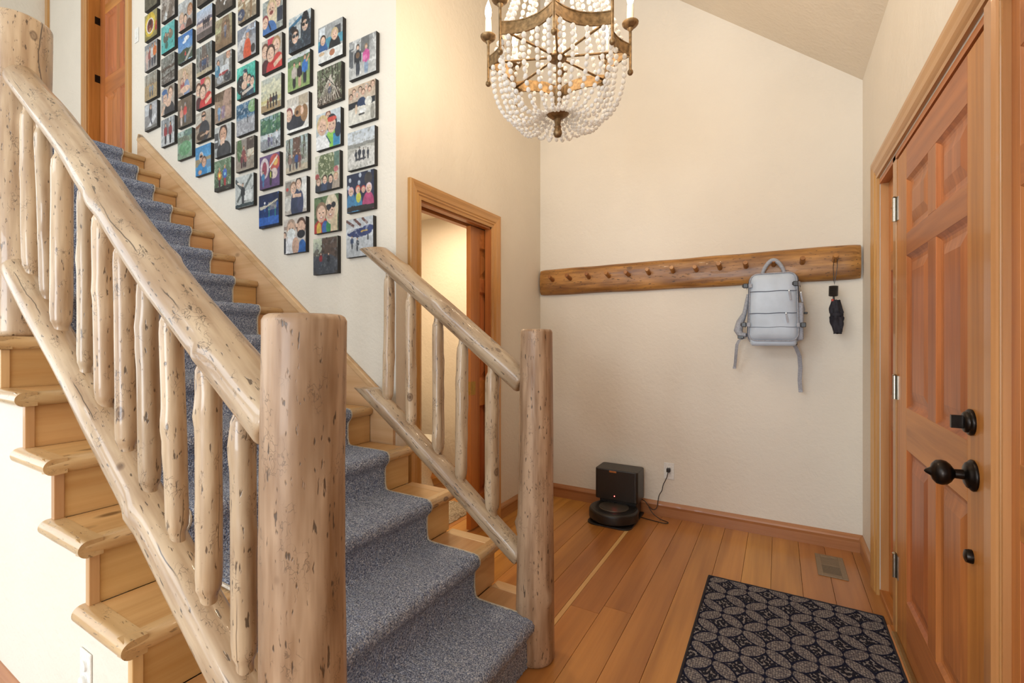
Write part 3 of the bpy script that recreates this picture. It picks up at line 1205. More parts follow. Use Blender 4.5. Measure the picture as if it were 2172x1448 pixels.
hr = lambda x_: 1.106 + (-.92 - x_) * .739
lr = lambda x_: 0.43 + (-.966 - x_) * .72
YB2 = 1.65
rb = tag(wempty('stair_railing', (-.835, YB2, 0)), 'short log stair railing with five balusters, ending at the photo wall corner', 'railing')
log('newel_post', 'logtan', (-.85, YB2, 0), (-.838, YB2, 1.312), .079, .064, 21, rb, seg=36, rough=.025, bow=.005, knots=6)
log('handrail', 'log', (-.90, YB2, hr(-.90)), (-1.95, YB2, hr(-1.95)), .050, .047, 22, rb, seg=28, rough=.03, bow=.006, knots=3,
    cuts=[((-1.8, YB2, 1.722), (0, 0, 1))])
log('bottom_rail', 'log', (-.905, YB2, lr(-.905)), (-1.95, YB2, lr(-1.95)), .043, .045, 23, rb, seg=26, rough=.03, bow=.006, knots=3,
    cuts=[((-1.8, YB2, 1.028), (0, 0, 1))])
for i, bx in enumerate((-1.653, -1.504, -1.347, -1.207, -1.045)):
    rr = (.0275, .0262, .0272, .0275, .031)[i]
    log('baluster', 'log', (bx, YB2, lr(bx) - .03), (bx, YB2, hr(bx) + .02), rr, rr * .96, 80 + i, rb, seg=20, rough=.05, bow=.006,
        ends=('tenon', 'tenon'), knots=4)
for q, (zz, dx) in enumerate(((.30, -.01), (.17, .028), (.30, .045))):
    a = math.atan2(-.85, .5) + dx * 14
    mb = MB().lathe([(.007, 0), (.007, .003), (.001, .0035)], (-.848 + .0755 * math.cos(a), YB2 + .0755 * math.sin(a), zz), (math.cos(a), math.sin(a), 0), 14)
    mb.build('screw_plug', 'pineZ', rb)

# ================================================================== COAT RACK with pegs
rk = tag(wempty('coat_rack', (-.637, YB, 1.735)), 'long half-log coat rack with wooden pegs on the cream wall', 'coat rack')
RX0, RX1, RZ0, RZ1 = -1.692, .424, 1.632, 1.838
rs = np.random.RandomState(9)
wa, wb = wobble(rs), wobble(rs)
n, seg = 80, 14
vs, fs = [], []
for i, xx in enumerate(np.linspace(RX0, RX1, n)):
    d_ = min(xx - RX0, RX1 - xx)
    bow_ = .010 * (1 - min(1, d_ / .03)) ** 2
    h0, h1 = -.1035 + .003 * wa(xx * 1.4, 0), .1035 + .003 * wb(xx * 1.4, 0)
    e = .72 if d_ < 1e-6 else (.93 if d_ < .03 else 1.0)
    sec = [(h0, 0.0), (h1, 0.0)]
    for q in range(seg + 1):
        a = q / seg
        h = h1 + (h0 - h1) * a
        t_ = 2 * abs(a - .5)
        sec.append((h, (.020 + .034 * math.sqrt(max(0, 1 - t_ ** 2.4))) * e * (1 + .03 * wa(xx * 3 + a * 4, 0))))
    for h, y in sec:
        vs.append((h * (1 - .15 * (1 - e)), y, xx))
m_ = seg + 3
for i in range(n - 1):
    for q in range(m_):
        q2 = (q + 1) % m_
        fs.append((i * m_ + q, i * m_ + q2, (i + 1) * m_ + q2, (i + 1) * m_ + q))
fs += [tuple(range(m_)), tuple(range((n - 1) * m_, n * m_))]
mb = MB()
mb.add(vs, fs, True)
o = mb.build('slab', 'rack', None)
o.matrix_local = Matrix(((0, 0, 1, 0), (0, -1, 0, YB - .001), (1, 0, 0, 1.735), (0, 0, 0, 1)))
o.parent = rk
o.matrix_parent_inverse = rk.matrix_basis.inverted()
PEGX = [-1.569, -1.415, -1.263, -1.102, -.952, -.806, -.640, -.485, -.337, -.182, -.025, .129, .294]
for i, px_ in enumerate(PEGX):
    r = random.Random(i)
    dx, dz = r.uniform(-.006, .006), r.uniform(.016, .028)
    if i == 4:
        dx = -.006
    y0, y1 = YB - .045, YB - .128
    log('peg', 'peg', (px_, y0 + .01, 1.742), (px_ + dx, y1, 1.742 + dz), .0155, .0150, 200 + i, rk, seg=14, step=.012, rough=.05, bow=.0, knots=0)
for (sx, sz) in ((-1.53, 1.66), (-.93, 1.66), (-.93, 1.80), (.06, 1.80)):
    MB().lathe([(.006, 0), (.006, .003), (.001, .0035)], (sx, YB - .037, sz), (0, -1, 0), 12).build('screw_plug', 'peg', rk)

# ================================================================== BACKPACK
bg = tag(wempty('backpack', (-.03, 3.2, 1.235)), 'pale blue-grey travel backpack hanging from a peg of the log rack', 'backpack')


def soft_box(x0, x1, y0, y1, z0, z1, r, bulge, name, mat, parent, wr=0.0, taper=0.0, seed=0):
    bm = bmesh.new()
    bmesh.ops.create_cube(bm, size=1)
    bmesh.ops.scale(bm, vec=(x1 - x0, y1 - y0, z1 - z0), verts=bm.verts)
    bmesh.ops.bevel(bm, geom=bm.edges[:], offset=r, segments=4, affect='EDGES', profile=0.55)
    for _ in range(2):
        bmesh.ops.subdivide_edges(bm, edges=[e for e in bm.edges if e.calc_length() > .035], cuts=2, use_grid_fill=True)
    bmesh.ops.triangulate(bm, faces=[f for f in bm.faces if len(f.verts) > 4])
    rs = np.random.RandomState(seed)
    w1, w2 = wobble(rs), wobble(rs)
    W, D, H = x1 - x0, y1 - y0, z1 - z0
    for v in bm.verts:
        u, t = v.co.x / (W / 2), v.co.z / (H / 2)
        if v.co.y < 0:
            v.co.y -= bulge * (1 - u * u) * (1 - t * t)
            v.co.y += wr * w1(v.co.x * 3, v.co.z * 30) + wr * .6 * w2(v.co.z * 6, v.co.x * 20)
        v.co.x *= 1 + taper * (-t)
        v.co += Vector(((x0 + x1) / 2, (y0 + y1) / 2, (z0 + z1) / 2))
    for f in bm.faces:
        f.smooth = True
    me = bpy.data.meshes.new(name)
    bm.to_mesh(me)
    bm.free()
    me.materials.append(M[mat])
    o = bpy.data.objects.new(name, me)
    COL.objects.link(o)
    attach(o, parent)
    return o


BX0, BX1, BZ0, BZ1, BF = -.163, .108, 1.245, 1.675, 3.175
soft_box(BX0, BX1, BF + .03, 3.345, BZ0, BZ1 - .01, .045, .0, 'main_compartment', 'bagtrim', bg, .001, .05, 1)
soft_box(BX0 + .004, BX1 - .004, BF, BF + .10, BZ0 + .012, BZ1, .047, .012, 'front_compartment', 'bag', bg, .0022, .04, 2)
soft_box(BX0 + .012, BX1 - .012, BF + .02, BF + .12, BZ0 - .014, BZ0 + .05, .022, .004, 'bottom_pocket', 'bag', bg, .001, .0, 3)


def rrect(x0, x1, z0, z1, r, y, n=6, taper=0.0):
    pts = []
    for cx, cz, a0 in ((x1 - r, z1 - r, 0), (x0 + r, z1 - r, 90), (x0 + r, z0 + r, 180), (x1 - r, z0 + r, 270)):
        for i in range(n + 1):
            a = R(a0 + 90 * i / n)
            px, pz = cx + r * math.cos(a), cz + r * math.sin(a)
            t = (pz - (z0 + z1) / 2) / ((z1 - z0) / 2)
            px = (px - (x0 + x1) / 2) * (1 - taper * t) + (x0 + x1) / 2
            pts.append((px, y, pz))
    return pts


MB().tube(rrect(BX0 + .009, BX1 - .009, BZ0 + .018, BZ1 - .006, .045, BF + .012, taper=.04), .004, 6, closed=True).build('piping', 'bagtrim', bg)
MB().tube(rrect(BX0 + .002, BX1 - .002, BZ0 + .012, BZ1 - .002, .048, BF + .045, taper=.04), .0035, 6, closed=True).build('zipper', 'bagdark', bg)
for zz, yy in ((1.560, -.004), (1.428, -.008), (1.345, -.004)):
    pts = [(BX0 + .012 + (BX1 - BX0 - .024) * i / 12 - (.002 if zz < 1.5 else 0), BF - .012 * (1 - ((i - 6) / 6.6) ** 2) * (1 - ((zz - 1.466) / .209) ** 2) - .0012, zz + .0015 * math.sin(i)) for i in range(13)]
    MB().tube(pts, .0024 if zz > 1.4 else .0014, 5).build('seam', 'bagdark', bg)
for px_, zz in ((.055, 1.558), (.040, 1.426), (.114, 1.545)):
    mb = MB().ribbon([(px_, BF - .012, zz), (px_ + .002, BF - .016, zz - .02), (px_ + .008, BF - .014, zz - .055)], (1, 0, 0), .009, .003)
    mb.build('zip_pull', 'bagtrim', bg)
    MB().box(px_ - .003, px_ + .003, BF - .015, BF - .008, zz - .003, zz + .004).build('zip_slider', 'nickel', bg, .001)
# carry loop over the peg
pts = []
for i in range(17):
    a = math.pi * i / 16
    pts.append((-.027 - .062 * math.cos(a) * (1 - .30 * math.sin(a)), 3.318 - .012 * math.sin(a), 1.672 + .093 * math.sin(a) ** .9))
MB().tube(pts, [.011 + .003 * (1 - abs(i - 8) / 8) for i in range(17)], 10).build('carry_loop', 'bagtrim', bg)
MB().ribbon([(-.115, 3.27, 1.655), (-.09, 3.285, 1.672), (-.027, 3.29, 1.678), (.04, 3.285, 1.672), (.066, 3.27, 1.655)], (0, 1, 0), .05, .006).build('top_webbing', 'bagtrim', bg)
# compression straps with buckles
for sx, zz in ((-1, 1.600), (1, 1.600), (-1, 1.362), (1, 1.356)):
    ex = BX0 - .002 if sx < 0 else BX1 + .002
    if zz < 1.5:
        ex += sx * .010
    inn = ex - sx * .026
    s_ = MB().ribbon([(inn, BF - .001, zz), (inn + sx * .014, BF - .001, zz), (ex, BF + .014, zz), (ex + sx * .005, BF + .07, zz - .006)], (0, 0, 1), .024, .003).build('compression_strap', 'bagtrim', bg)
    bx = inn + sx * .006 if (sx > 0 and zz > 1.5) else ex + sx * .008
    mb = MB().box(bx - .014, bx + .012, BF - .004, BF + .012, zz - .014, zz + .014)
    mb.box(bx - .020, bx - .012, BF - .002, BF + .010, zz - .009, zz + .009)
    mb.build('buckle', 'black', bg, .003)
# shoulder straps showing at both sides and their loose tails
pts = [(BX0 - .004, 3.33, 1.56), (BX0 - .014, 3.32, 1.50), (BX0 - .024, 3.32, 1.44), (BX0 - .050, 3.315, 1.38), (BX0 - .060, 3.30, 1.33), (BX0 - .045, 3.29, 1.300), (BX0 - .012, 3.28, 1.298)]
MB().tube(pts, [.010, .012, .014, .024, .027, .021, .014], 10).build('shoulder_strap', 'bagtrim', bg)
pts = [(BX1 + .002, 3.30, 1.56), (BX1 + .018, 3.31, 1.50), (BX1 + .030, 3.315, 1.45), (BX1 + .026, 3.31, 1.43)]
MB().ribbon(pts, (0, 1, 0), .03, .008).build('shoulder_strap', 'bagtrim', bg)
MB().box(BX0 - .062, BX0 - .026, 3.27, 3.30, 1.276, 1.296).build('buckle', 'black', bg, .003)
MB().box(BX1 + .018, BX1 + .046, 3.295, 3.325, 1.425, 1.437).build('buckle', 'black', bg, .003)
MB().ribbon([(BX0 - .018, 3.28, 1.280), (BX0 - .052, 3.275, 1.268), (BX0 - .066, 3.28, 1.24), (BX0 - .072, 3.30, 1.19), (BX0 - .080, 3.34, 1.12), (BX0 - .086, 3.36, 1.085)], (.8, -.6, 0), .022, .002).build('strap_tail', 'bagtrim', bg)
MB().box(BX0 - .096, BX0 - .076, 3.352, 3.368, 1.079, 1.092).build('strap_end', 'bagtrim', bg, .002)
MB().ribbon([(BX1 - .028, 3.27, 1.246), (BX1 - .012, 3.28, 1.215), (BX1 + .004, 3.31, 1.17), (BX1 + .010, 3.34, 1.10), (BX1 + .007, 3.36, 1.02), (BX1 + .012, 3.37, .955)], (.85, -.5, 0), .024, .002).build('strap_tail', 'bagtrim', bg)
MB().box(BX1 + .001, BX1 + .024, 3.362, 3.378, .944, .962).build('strap_end', 'bagtrim', bg, .002)
MB().box(BX1 - .040, BX1 - .008, 3.262, 3.275, 1.236, 1.254).build('buckle', 'black', bg, .003)
soft_box(BX1 - .012, BX1 + .022, 3.20, 3.32, BZ0 + .02, 1.49, .014, .0, 'side_pocket', 'bagtrim', bg, .001, 0, 6)

# ================================================================== UMBRELLA
um = tag(wempty('umbrella', (.294, 3.33, 1.30)), 'small folded black umbrella hanging by its cord from the last peg', 'umbrella')
ux, uy = .292, 3.335
pts = [(.294, 3.322, 1.760), (.287, 3.320, 1.745), (.283, 3.325, 1.70), (.287, uy, 1.62), (.290, uy, 1.596), (.293, uy, 1.62), (.303, 3.327, 1.70), (.302, 3.320, 1.745)]
MB().tube(pts, .0017, 6, closed=True).build('wrist_cord', 'black', um)
mb = MB()
prof = [(.016, 1.590)]
for i in range(9):
    prof += [(.0245, 1.588 - i * .0068), (.0222, 1.5846 - i * .0068)]
prof += [(.016, 1.527)]
mb.lathe([(r, t - 1.60) for r, t in prof], (ux - .006, uy, 1.60), (0.03, 0, 1), 20)
mb.build('handle', 'black', um)
MB().tube([(ux - .006, uy, 1.53), (ux - .004, uy, 1.485)], .005, 10).build('shaft', 'black', um)
MB().lathe([(.007, 0), (.007, .012), (.002, .014)], (ux - .012, uy - .008, 1.498), (0, 0, 1), 10).build('runner_button', 'red', um)
vs, fs = [], []
n, seg = 26, 28
for i in range(n):
    t = i / (n - 1)
    z = 1.503 - t * .196
    r = .020 + .010 * math.sin(math.pi * min(1, t * 1.1)) + .004 * t
    if .38 < t < .52:
        r *= .90
    if t > .95:
        r *= .86
    for k in range(seg):
        a = 2 * math.pi * k / seg
        rr = r * (1 + .16 * math.sin(4 * a + 5 * t) + .07 * math.sin(7 * a - 9 * t) + .05 * math.sin(13 * a + 20 * t))
        vs.append((ux + .003 + .010 * t + rr * math.cos(a), uy - .002 + rr * .8 * math.sin(a), z + .004 * math.sin(3 * a)))
for i in range(n - 1):
    for k in range(seg):
        fs.append((i * seg + k, i * seg + (k + 1) % seg, (i + 1) * seg + (k + 1) % seg, (i + 1) * seg + k))
fs += [tuple(range(seg)), tuple(range((n - 1) * seg, n * seg))]
mb = MB(); mb.add(vs, fs, True)
mb.build('folded_canopy', 'blackfab', um)
MB().lathe([(.0295, -.008), (.0305, 0), (.0295, .008)], (ux + .007, uy - .002, 1.418), (0, 0, 1), 20).build('tie_strap', 'blackfab', um)

# ================================================================== ROBOT VACUUM and its dock
RVX, RVY = -1.003, 3.178
dk = tag(empty('charging_dock', (RVX, YB - .022, 0)), 'black upright vacuum dock standing against the baseboard', 'dock')
# ramp plate with rounded corners
poly = []
for cx, cy, a0 in ((.155 - .06, -.385 + .06, 270), (.155 - .01, -.01, 0), (-.155 + .01, -.01, 90), (-.155 + .06, -.385 + .06, 180)):
    rr = .06 if cy < -.1 else .01
    for i in range(7):
        a = R(a0 + 90 * i / 6)
        poly.append((cx + rr * math.cos(a), cy + rr * math.sin(a)))
MB().prism(poly, 'Z', 0, .010).build('ramp_plate', 'black', dk, .002)
MB().box(-.135, .135, -.145, -.012, .010, .125).build('lower_housing', 'black', dk, .008)
soft = MB()
poly = []
for cx, cy, a0 in ((.155 - .02, -.185 + .02, 270), (.155 - .02, -.02, 0), (-.155 + .02, -.02, 90), (-.155 + .02, -.185 + .02, 180)):
    for i in range(7):
        a = R(a0 + 90 * i / 6)
        poly.append((cx + .02 * math.cos(a), cy + .02 * math.sin(a)))
soft.prism(poly, 'Z', .120, .338)
soft.build('dust_bin', 'black', dk, .006)
MB().box(-.048, .004, -.1885, -.182, .318, .330).build('pull_tab', 'tag', dk, .001)
MB().lathe([(.0028, 0), (.0028, .0015), (.001, .002)], (-.010, -.1855, .152), (0, -1, 0), 12).build('status_light', 'led', dk)

rv = tag(empty('robot_vacuum', (RVX - .002, 3.178, .012)), 'round black robot vacuum parked on its charging dock', 'robot vacuum')
mb = MB().lathe([(.150, .0), (.163, .004), (.170, .012), (.170, .062), (.166, .072), (.158, .0765), (.152, .077)], (0, 0, 0), (0, 0, 1), 64)
mb.build('body', 'black', rv)
MB().lathe([(.148, .0765), (.147, .0785), (.105, .080), (.104, .0795)], (0, 0, 0), (0, 0, 1), 64).build('top_ring', 'black', rv)
MB().lathe([(.103, .079), (.102, .0815), (.06, .0825), (.001, .083)], (0, 0, 0), (0, 0, 1), 64).build('lid_disc', 'satin', rv)
mb = MB().lathe([(.013, .0822), (.012, .0840), (.001, .0842)], (0, 0, 0), (0, 0, 1), 24)
mb.build('clean_button', 'black', rv, loc=(-.01, .075, -.0005))
mb = MB()
vs, fs = [], []
nq = 40
for i in range(nq + 1):
    a = R(185 + 170 * i / nq)
    for rr, zz in ((.1715, .012), (.1725, .020), (.1725, .054), (.1715, .060), (.169, .060), (.169, .012)):
        vs.append((rr * math.cos(a), rr * math.sin(a), zz))
for i in range(nq):
    for k in range(6):
        fs.append((i * 6 + k, i * 6 + (k + 1) % 6, i * 6 + 6 + (k + 1) % 6, i * 6 + 6 + k))
mb.add(vs, fs, True)
mb.build('bumper', 'black', rv)

# power cord and wall plate
pc = tag(wempty('power_cord', (-.70, 3.38, 0)), 'black power cord running from the dock to the wall outlet', 'cord')


def smooth_pts(pts, it=3):
    P = [Vector(p) for p in pts]
    for _ in range(it):
        Q = [P[0]]
        for a, b in zip(P[:-1], P[1:]):
            Q += [a * .75 + b * .25, a * .25 + b * .75]
        Q.append(P[-1])
        P = Q
    return P


OX, OZ = -.677, .330
c_ = [(OX - .002, YB - .030, .327), (OX - .006, YB - .034, .300), (OX - .020, YB - .03, .265), (OX - .040, YB - .022, .225), (OX - .042, YB - .025, .19), (OX - .065, YB - .028, .155),
      (OX - .072, YB - .03, .11), (OX - .078, YB - .034, .055), (OX - .105, YB - .05, .045), (OX - .135, YB - .06, .075), (OX - .155, YB - .06, .105), (OX - .185, YB - .05, .11)]
MB().tube(smooth_pts(c_), .0028, 7).build('cord', 'black', pc)
c_ = [(OX - .13, YB - .062, .068), (OX - .10, YB - .075, .03), (OX - .04, YB - .095, .0045), (OX - .0, YB - .105, .0045), (OX + .025, YB - .125, .0045), (OX - .0, YB - .150, .0045), (OX - .07, YB - .140, .0045), (OX - .17, YB - .12, .0045)]
MB().tube(smooth_pts(c_), .0028, 7).build('cord', 'black', pc)
MB().box(OX - .013, OX + .013, YB - .036, YB - .009, OZ - .004, OZ + .024).build('plug', 'black', pc, .005)


def wall_plate(name, label, loc, rz, kind, cat):
    p = tag(empty(name, loc, rz), label, cat)
    MB().box(-.035, .035, -.005, 0, -.058, .058).build('cover_plate', 'white', p, .002)
    if kind == 'outlet':
        for zz in (.020, -.020):
            mb = MB().lathe([(.0165, .004), (.0165, .0062), (.015, .0066), (.001, .0066)], (0, 0, 0), (0, -1, 0), 24)
            r_ = mb.build('receptacle', 'white', p, loc=(0, 0, zz))
            MB().box(-.0075, -.0055, -.0071, -.006, -.001, .008).build('slot', 'ventdark', r_)
            MB().box(.0055, .0075, -.0071, -.006, -.001, .008).build('slot', 'ventdark', r_)
    elif kind == 'night':
        for zz in (.020, -.020):
            mb = MB().lathe([(.0165, .004), (.0165, .0062), (.015, .0066), (.001, .0066)], (0, 0, 0), (0, -1, 0), 24)
            mb.build('receptacle', 'white', p, loc=(0, 0, zz))
        mb = MB().lathe([(.015, 0), (.016, .006), (.013, .010), (.006, .012), (.001, .0125)], (0, -.006, 0), (0, -1, 0), 24)
        mb.build('safety_cap', 'white', p, loc=(0, 0, -.022))
        MB().lathe([(.015, 0), (.015, .004), (.001, .005)], (0, -.006, 0), (0, -1, 0), 24).build('safety_cap', 'white', p, loc=(0, 0, .02))
    else:
        MB().box(-.012, .012, -.009, -.004, -.03, .03).build('rocker', 'white', p, .002)
    return p


wall_plate('wall_outlet', 'white outlet plate beside the black vacuum dock with a plug in it', (OX, YB - .0005, OZ), 0, 'outlet', 'outlet')
wall_plate('wall_outlet', 'white outlet plate low on the white wall under the stairs', (-1.632, YL - .0005, .365), 0, 'night', 'outlet')
wall_plate('light_switch', 'white light switch plate beside the upstairs door', (-4.612, YS - .0005, 3.795), 0, 'switch', 'light switch')

# ================================================================== FLOOR VENT
fv = tag(wempty('floor_vent', (.255, 3.125, 0)), 'brown metal louvred floor vent near the door corner', 'vent')
vx0, vx1, vy0, vy1 = .187, .322, 2.985, 3.268
mb = MB()
for a in ((vx0, vx0 + .026, vy0, vy1), (vx1 - .026, vx1, vy0, vy1), (vx0 + .026, vx1 - .026, vy0, vy0 + .03), (vx0 + .026, vx1 - .026, vy1 - .03, vy1)):
    mb.box(*a, 0.0002, .006)
mb.build('frame', 'vent', fv, .0015)
box('throat', vx0 + .02, vx1 - .02, vy0 + .02, vy1 - .02, .0001, .0012, 'ventdark', fv)
ym = (vy0 + vy1) / 2
box('divider', vx0 + .026, vx1 - .026, ym - .003, ym + .003, .001, .0055, 'vent', fv)
ns = 22
for i in range(ns):
    y = vy0 + .034 + (vy1 - vy0 - .068) * i / (ns - 1)
    t = .0034 if y > ym else .0024
    MB().box(vx0 + .026, vx1 - .026, y - t, y + t, .0040, .0054).build('slat', 'vent', fv)

# ================================================================== DOOR MAT
rg = tag(empty('door_mat', (.046, 2.06, 0)), 'navy and grey leaf-patterned door mat by the entrance door', 'rug')
gx, gy = 75, 122
vs, fs = [], []
rs = np.random.RandomState(8)
for j in range(gy + 1):
    for i in range(gx + 1):
        u, v = i / gx, j / gy
        e = 1 if 0 < i < gx and 0 < j < gy else 0
        vs.append((-.366 + .732 * u, -.605 + 1.21 * v, .0075 + e * (.0015 + rs.uniform(0, .0012))))
for j in range(gy):
    for i in range(gx):
        a = j * (gx + 1) + i
        fs.append((a, a + 1, a + gx + 2, a + gx + 1))
mb = MB(); mb.add(vs, fs, True)
mb.build('weave', 'rug', rg)
MB().box(-.366, .366, -.605, .605, .0005, .0075).build('backing', 'blackfab', rg)
for a, b in (((-.366, -.605), (.366, -.605)), ((.366, -.605), (.366, .605)), ((.366, .605), (-.366, .605)), ((-.366, .605), (-.366, -.605))):
    MB().tube([(a[0] + (b[0] - a[0]) * i / 30, a[1] + (b[1] - a[1]) * i / 30, .0062 + .0004 * math.sin(i * 2.1)) for i in range(31)], .0056, 7).build('edge_binding', 'blackfab', rg)

# ================================================================== POWDER ROOM THINGS
bm_ = tag(wempty('bath_mat', (-2.30, 2.62, 0)), 'cream shaggy bath mat on the floor behind the pocket door', 'rug')
vs, fs = [], []
gx, gy = 60, 50
rs = np.random.RandomState(2)
for j in range(gy + 1):
    for i in range(gx + 1):
        e = min(1, min(i, gx - i, j, gy - j) / 3)
        vs.append((-2.66 + .70 * i / gx + rs.uniform(-.004, .004), 2.36 + .52 * j / gy + rs.uniform(-.004, .004), .003 + e * .018 + rs.uniform(0, .010) * e))
for j in range(gy):
    for i in range(gx):
        a = j * (gx + 1) + i
        fs.append((a, a + 1, a + gx + 2, a + gx + 1))
mb = MB(); mb.add(vs, fs, True)
mb.build('shag_pile', 'shag', bm_)

to = tag(empty('toilet', (-2.66, 3.02, 0)), 'white toilet partly seen through the pocket door opening', 'toilet')


def oval(pr, name, mat, parent, ex=1.0, off=0.0, seg=28):
    vs, fs = [], []
    for (rx, ry, z, ox) in pr:
        for k in range(seg):
            a = 2 * math.pi * k / seg
            vs.append((ox + rx * math.cos(a), ry * math.sin(a), z))
    for i in range(len(pr) - 1):
        for k in range(seg):
            fs.append((i * seg + k, i * seg + (k + 1) % seg, (i + 1) * seg + (k + 1) % seg, (i + 1) * seg + k))
    fs += [tuple(range(seg))[::-1], tuple(range((len(pr) - 1) * seg, len(pr) * seg))]
    mb = MB(); mb.add(vs, fs, True)
    return mb.build(name, mat, parent)


oval([(.20, .11, 0, -.06), (.20, .11, .03, -.06), (.17, .095, .10, -.06), (.18, .11, .20, -.03), (.225, .165, .31, 0), (.24, .185, .385, 0), (.235, .18, .395, 0)], 'bowl', 'porcelain', to)
oval([(.24, .188, .396, 0), (.245, .19, .408, 0), (.235, .18, .425, 0), (.02, .02, .428, 0)], 'seat_lid', 'porcelain', to)
MB().box(-.46, -.26, -.21, .21, .38, .74).build('tank', 'porcelain', to, .02)
MB().box(-.47, -.25, -.22, .22, .742, .775).build('tank_lid', 'porcelain', to, .01)

# ================================================================== CHANDELIER
CX_, CY_ = -.805, 1.780
ch = tag(wempty('chandelier', (CX_, CY_, 2.13)), 'antique gold chandelier with eight candle lights and draped glass beads', 'chandelier')
RR = .298
ZB = 2.372                      # centre of the ball finials
phi0 = math.atan2(-CY_, -CX_ * 1.0) + R(-2.5)
zb0, zb1 = ZB + .066, ZB + .116
posts = []
for i in range(8):
    a = phi0 + i * math.pi / 4
    posts.append((CX_ + RR * math.cos(a), CY_ + RR * math.sin(a), a))
for i, (x, y, a) in enumerate(posts):
    mb = MB()
    mb.lathe([(.001, -.0125), (.007, -.0105), (.0115, -.004), (.0115, .004), (.007, .0105), (.0055, .012), (.0058, .17), (.012, .176), (.012, .180), (.006, .183)], (x, y, ZB), (0, 0, 1), 14)
    arm = mb.build('candle_post', 'gold', ch)
    MB().lathe([(.006, .180), (.014, .184), (.026, .190), (.033, .198), (.034, .203), (.031, .204), (.018, .199), (.012, .200)], (x, y, ZB), (0, 0, 1), 22).build('drip_cup', 'gold', arm)
    MB().lathe([(.0135, .199), (.0138, .240), (.013, .272), (.012, .277), (.006, .279)], (x, y, ZB), (0, 0, 1), 16).build('candle_sleeve', 'candle', arm)
    MB().lathe([(.008, .277), (.0125, .292), (.0145, .306), (.012, .325), (.006, .344), (.001, .358)], (x, y, ZB), (0, 0, 1), 16).build('bulb', 'bulb', arm)
    pl = bpy.data.lights.new('candle_light', 'POINT')
    pl.energy = 3.4
    pl.color = (1.0, .80, .56)
    pl.shadow_soft_size = .03
    po = bpy.data.objects.new('candle_light', pl)
    po.location = (x + .0 * math.cos(a), y, ZB + .385)
    COL.objects.link(po)


def band_pt(i, t, sag=.80):
    x0, y0, _ = posts[i]
    x1, y1, _ = posts[(i + 1) % 8]
    am = phi0 + (i + .5) * math.pi / 4
    q = 2 * sag * RR - .924 * RR
    qx, qy = CX_ + q * math.cos(am), CY_ + q * math.sin(am)
    return ((1 - t) ** 2 * x0 + 2 * t * (1 - t) * qx + t * t * x1, (1 - t) ** 2 * y0 + 2 * t * (1 - t) * qy + t * t * y1)


for i in range(8):
    n = 16
    vs, fs = [], []
    for j in range(n + 1):
        x, y = band_pt(i, j / n)
        dx, dy = x - CX_, y - CY_
        l_ = math.hypot(dx, dy)
        ox, oy = dx / l_ * .003, dy / l_ * .003
        for (sx, sz) in ((-1, zb0), (1.6, zb0), (1.6, zb0 + .004), (1, zb0 + .004), (1, zb1 - .004), (1.6, zb1 - .004), (1.6, zb1), (-1, zb1)):
            vs.append((x + ox * sx, y + oy * sx, sz))
    for j in range(n):
        for k in range(8):
            fs.append((j * 8 + k, j * 8 + (k + 1) % 8, j * 8 + 8 + (k + 1) % 8, j * 8 + 8 + k))
    fs += [tuple(range(8)), tuple(range(n * 8, n * 8 + 8))]
    MB().add(vs, fs).build('scalloped_band', 'gold', ch)
    x, y, a = posts[i]
    MB().tube([(CX_ + .03 * math.cos(a), CY_ + .03 * math.sin(a), zb0 + .022), (x, y, zb0 + .022)], .0048, 8).build('spoke', 'gold', ch)
ZH = zb0 + .022
MB().lathe([(.001, -.014), (.034, -.012), (.038, -.008), (.036, -.002), (.022, .004), (.020, .022), (.015, .026), (.010, .03), (.009, .60), (.02, .61), (.03, .63), (.012, .65), (.008, .70)], (CX_, CY_, ZH), (0, 0, 1), 24).build('hub_column', 'gold', ch)
MB().lathe([(.008, -.012), (.007, -.12), (.012, -.126), (.017, -.132), (.017, -.142), (.013, -.150), (.015, -.20), (.016, -.232), (.046, -.236), (.047, -.240), (.030, -.254), (.014, -.262), (.012, -.288), (.016, -.294), (.012, -.300), (.017, -.312), (.0185, -.322), (.014, -.334), (.001, -.339)], (CX_, CY_, ZH), (0, 0, 1), 26).build('finial_column', 'gold', ch)
# top crown ring, chain and canopy
ZT = ZH + .60
MB().tube([(CX_ + .115 * math.cos(R(q * 12)), CY_ + .115 * math.sin(R(q * 12)), ZT) for q in range(30)], .008, 8, closed=True).build('crown_ring', 'gold', ch)
for i in range(4):
    a = phi0 + i * math.pi / 2
    MB().tube([(CX_ + .008 * math.cos(a), CY_ + .008 * math.sin(a), ZT), (CX_ + .115 * math.cos(a), CY_ + .115 * math.sin(a), ZT)], .004, 8).build('crown_spoke', 'gold', ch)
zc_ = ceil_z(CX_)
nlk = int((zc_ - .06 - (ZH + .69)) / .030)
for i in range(nlk):
    z = ZH + .70 + i * .030
    a = R(90 * (i % 2))
    pts = []
    for q in range(12):
        b = 2 * math.pi * q / 12
        pts.append((CX_ + .010 * math.cos(b) * math.cos(a), CY_ + .010 * math.cos(b) * math.sin(a), z + .019 * math.sin(b)))
    MB().tube(pts, .0028, 6, closed=True).build('chain_link', 'gold', ch)
MB().lathe([(.008, -.075), (.03, -.06), (.062, -.03), (.065, .0), (.001, .06)], (CX_, CY_, zc_ - .02), (0, 0, 1), 26).build('canopy', 'gold', ch)

# bead strands
beads = []
strands = []


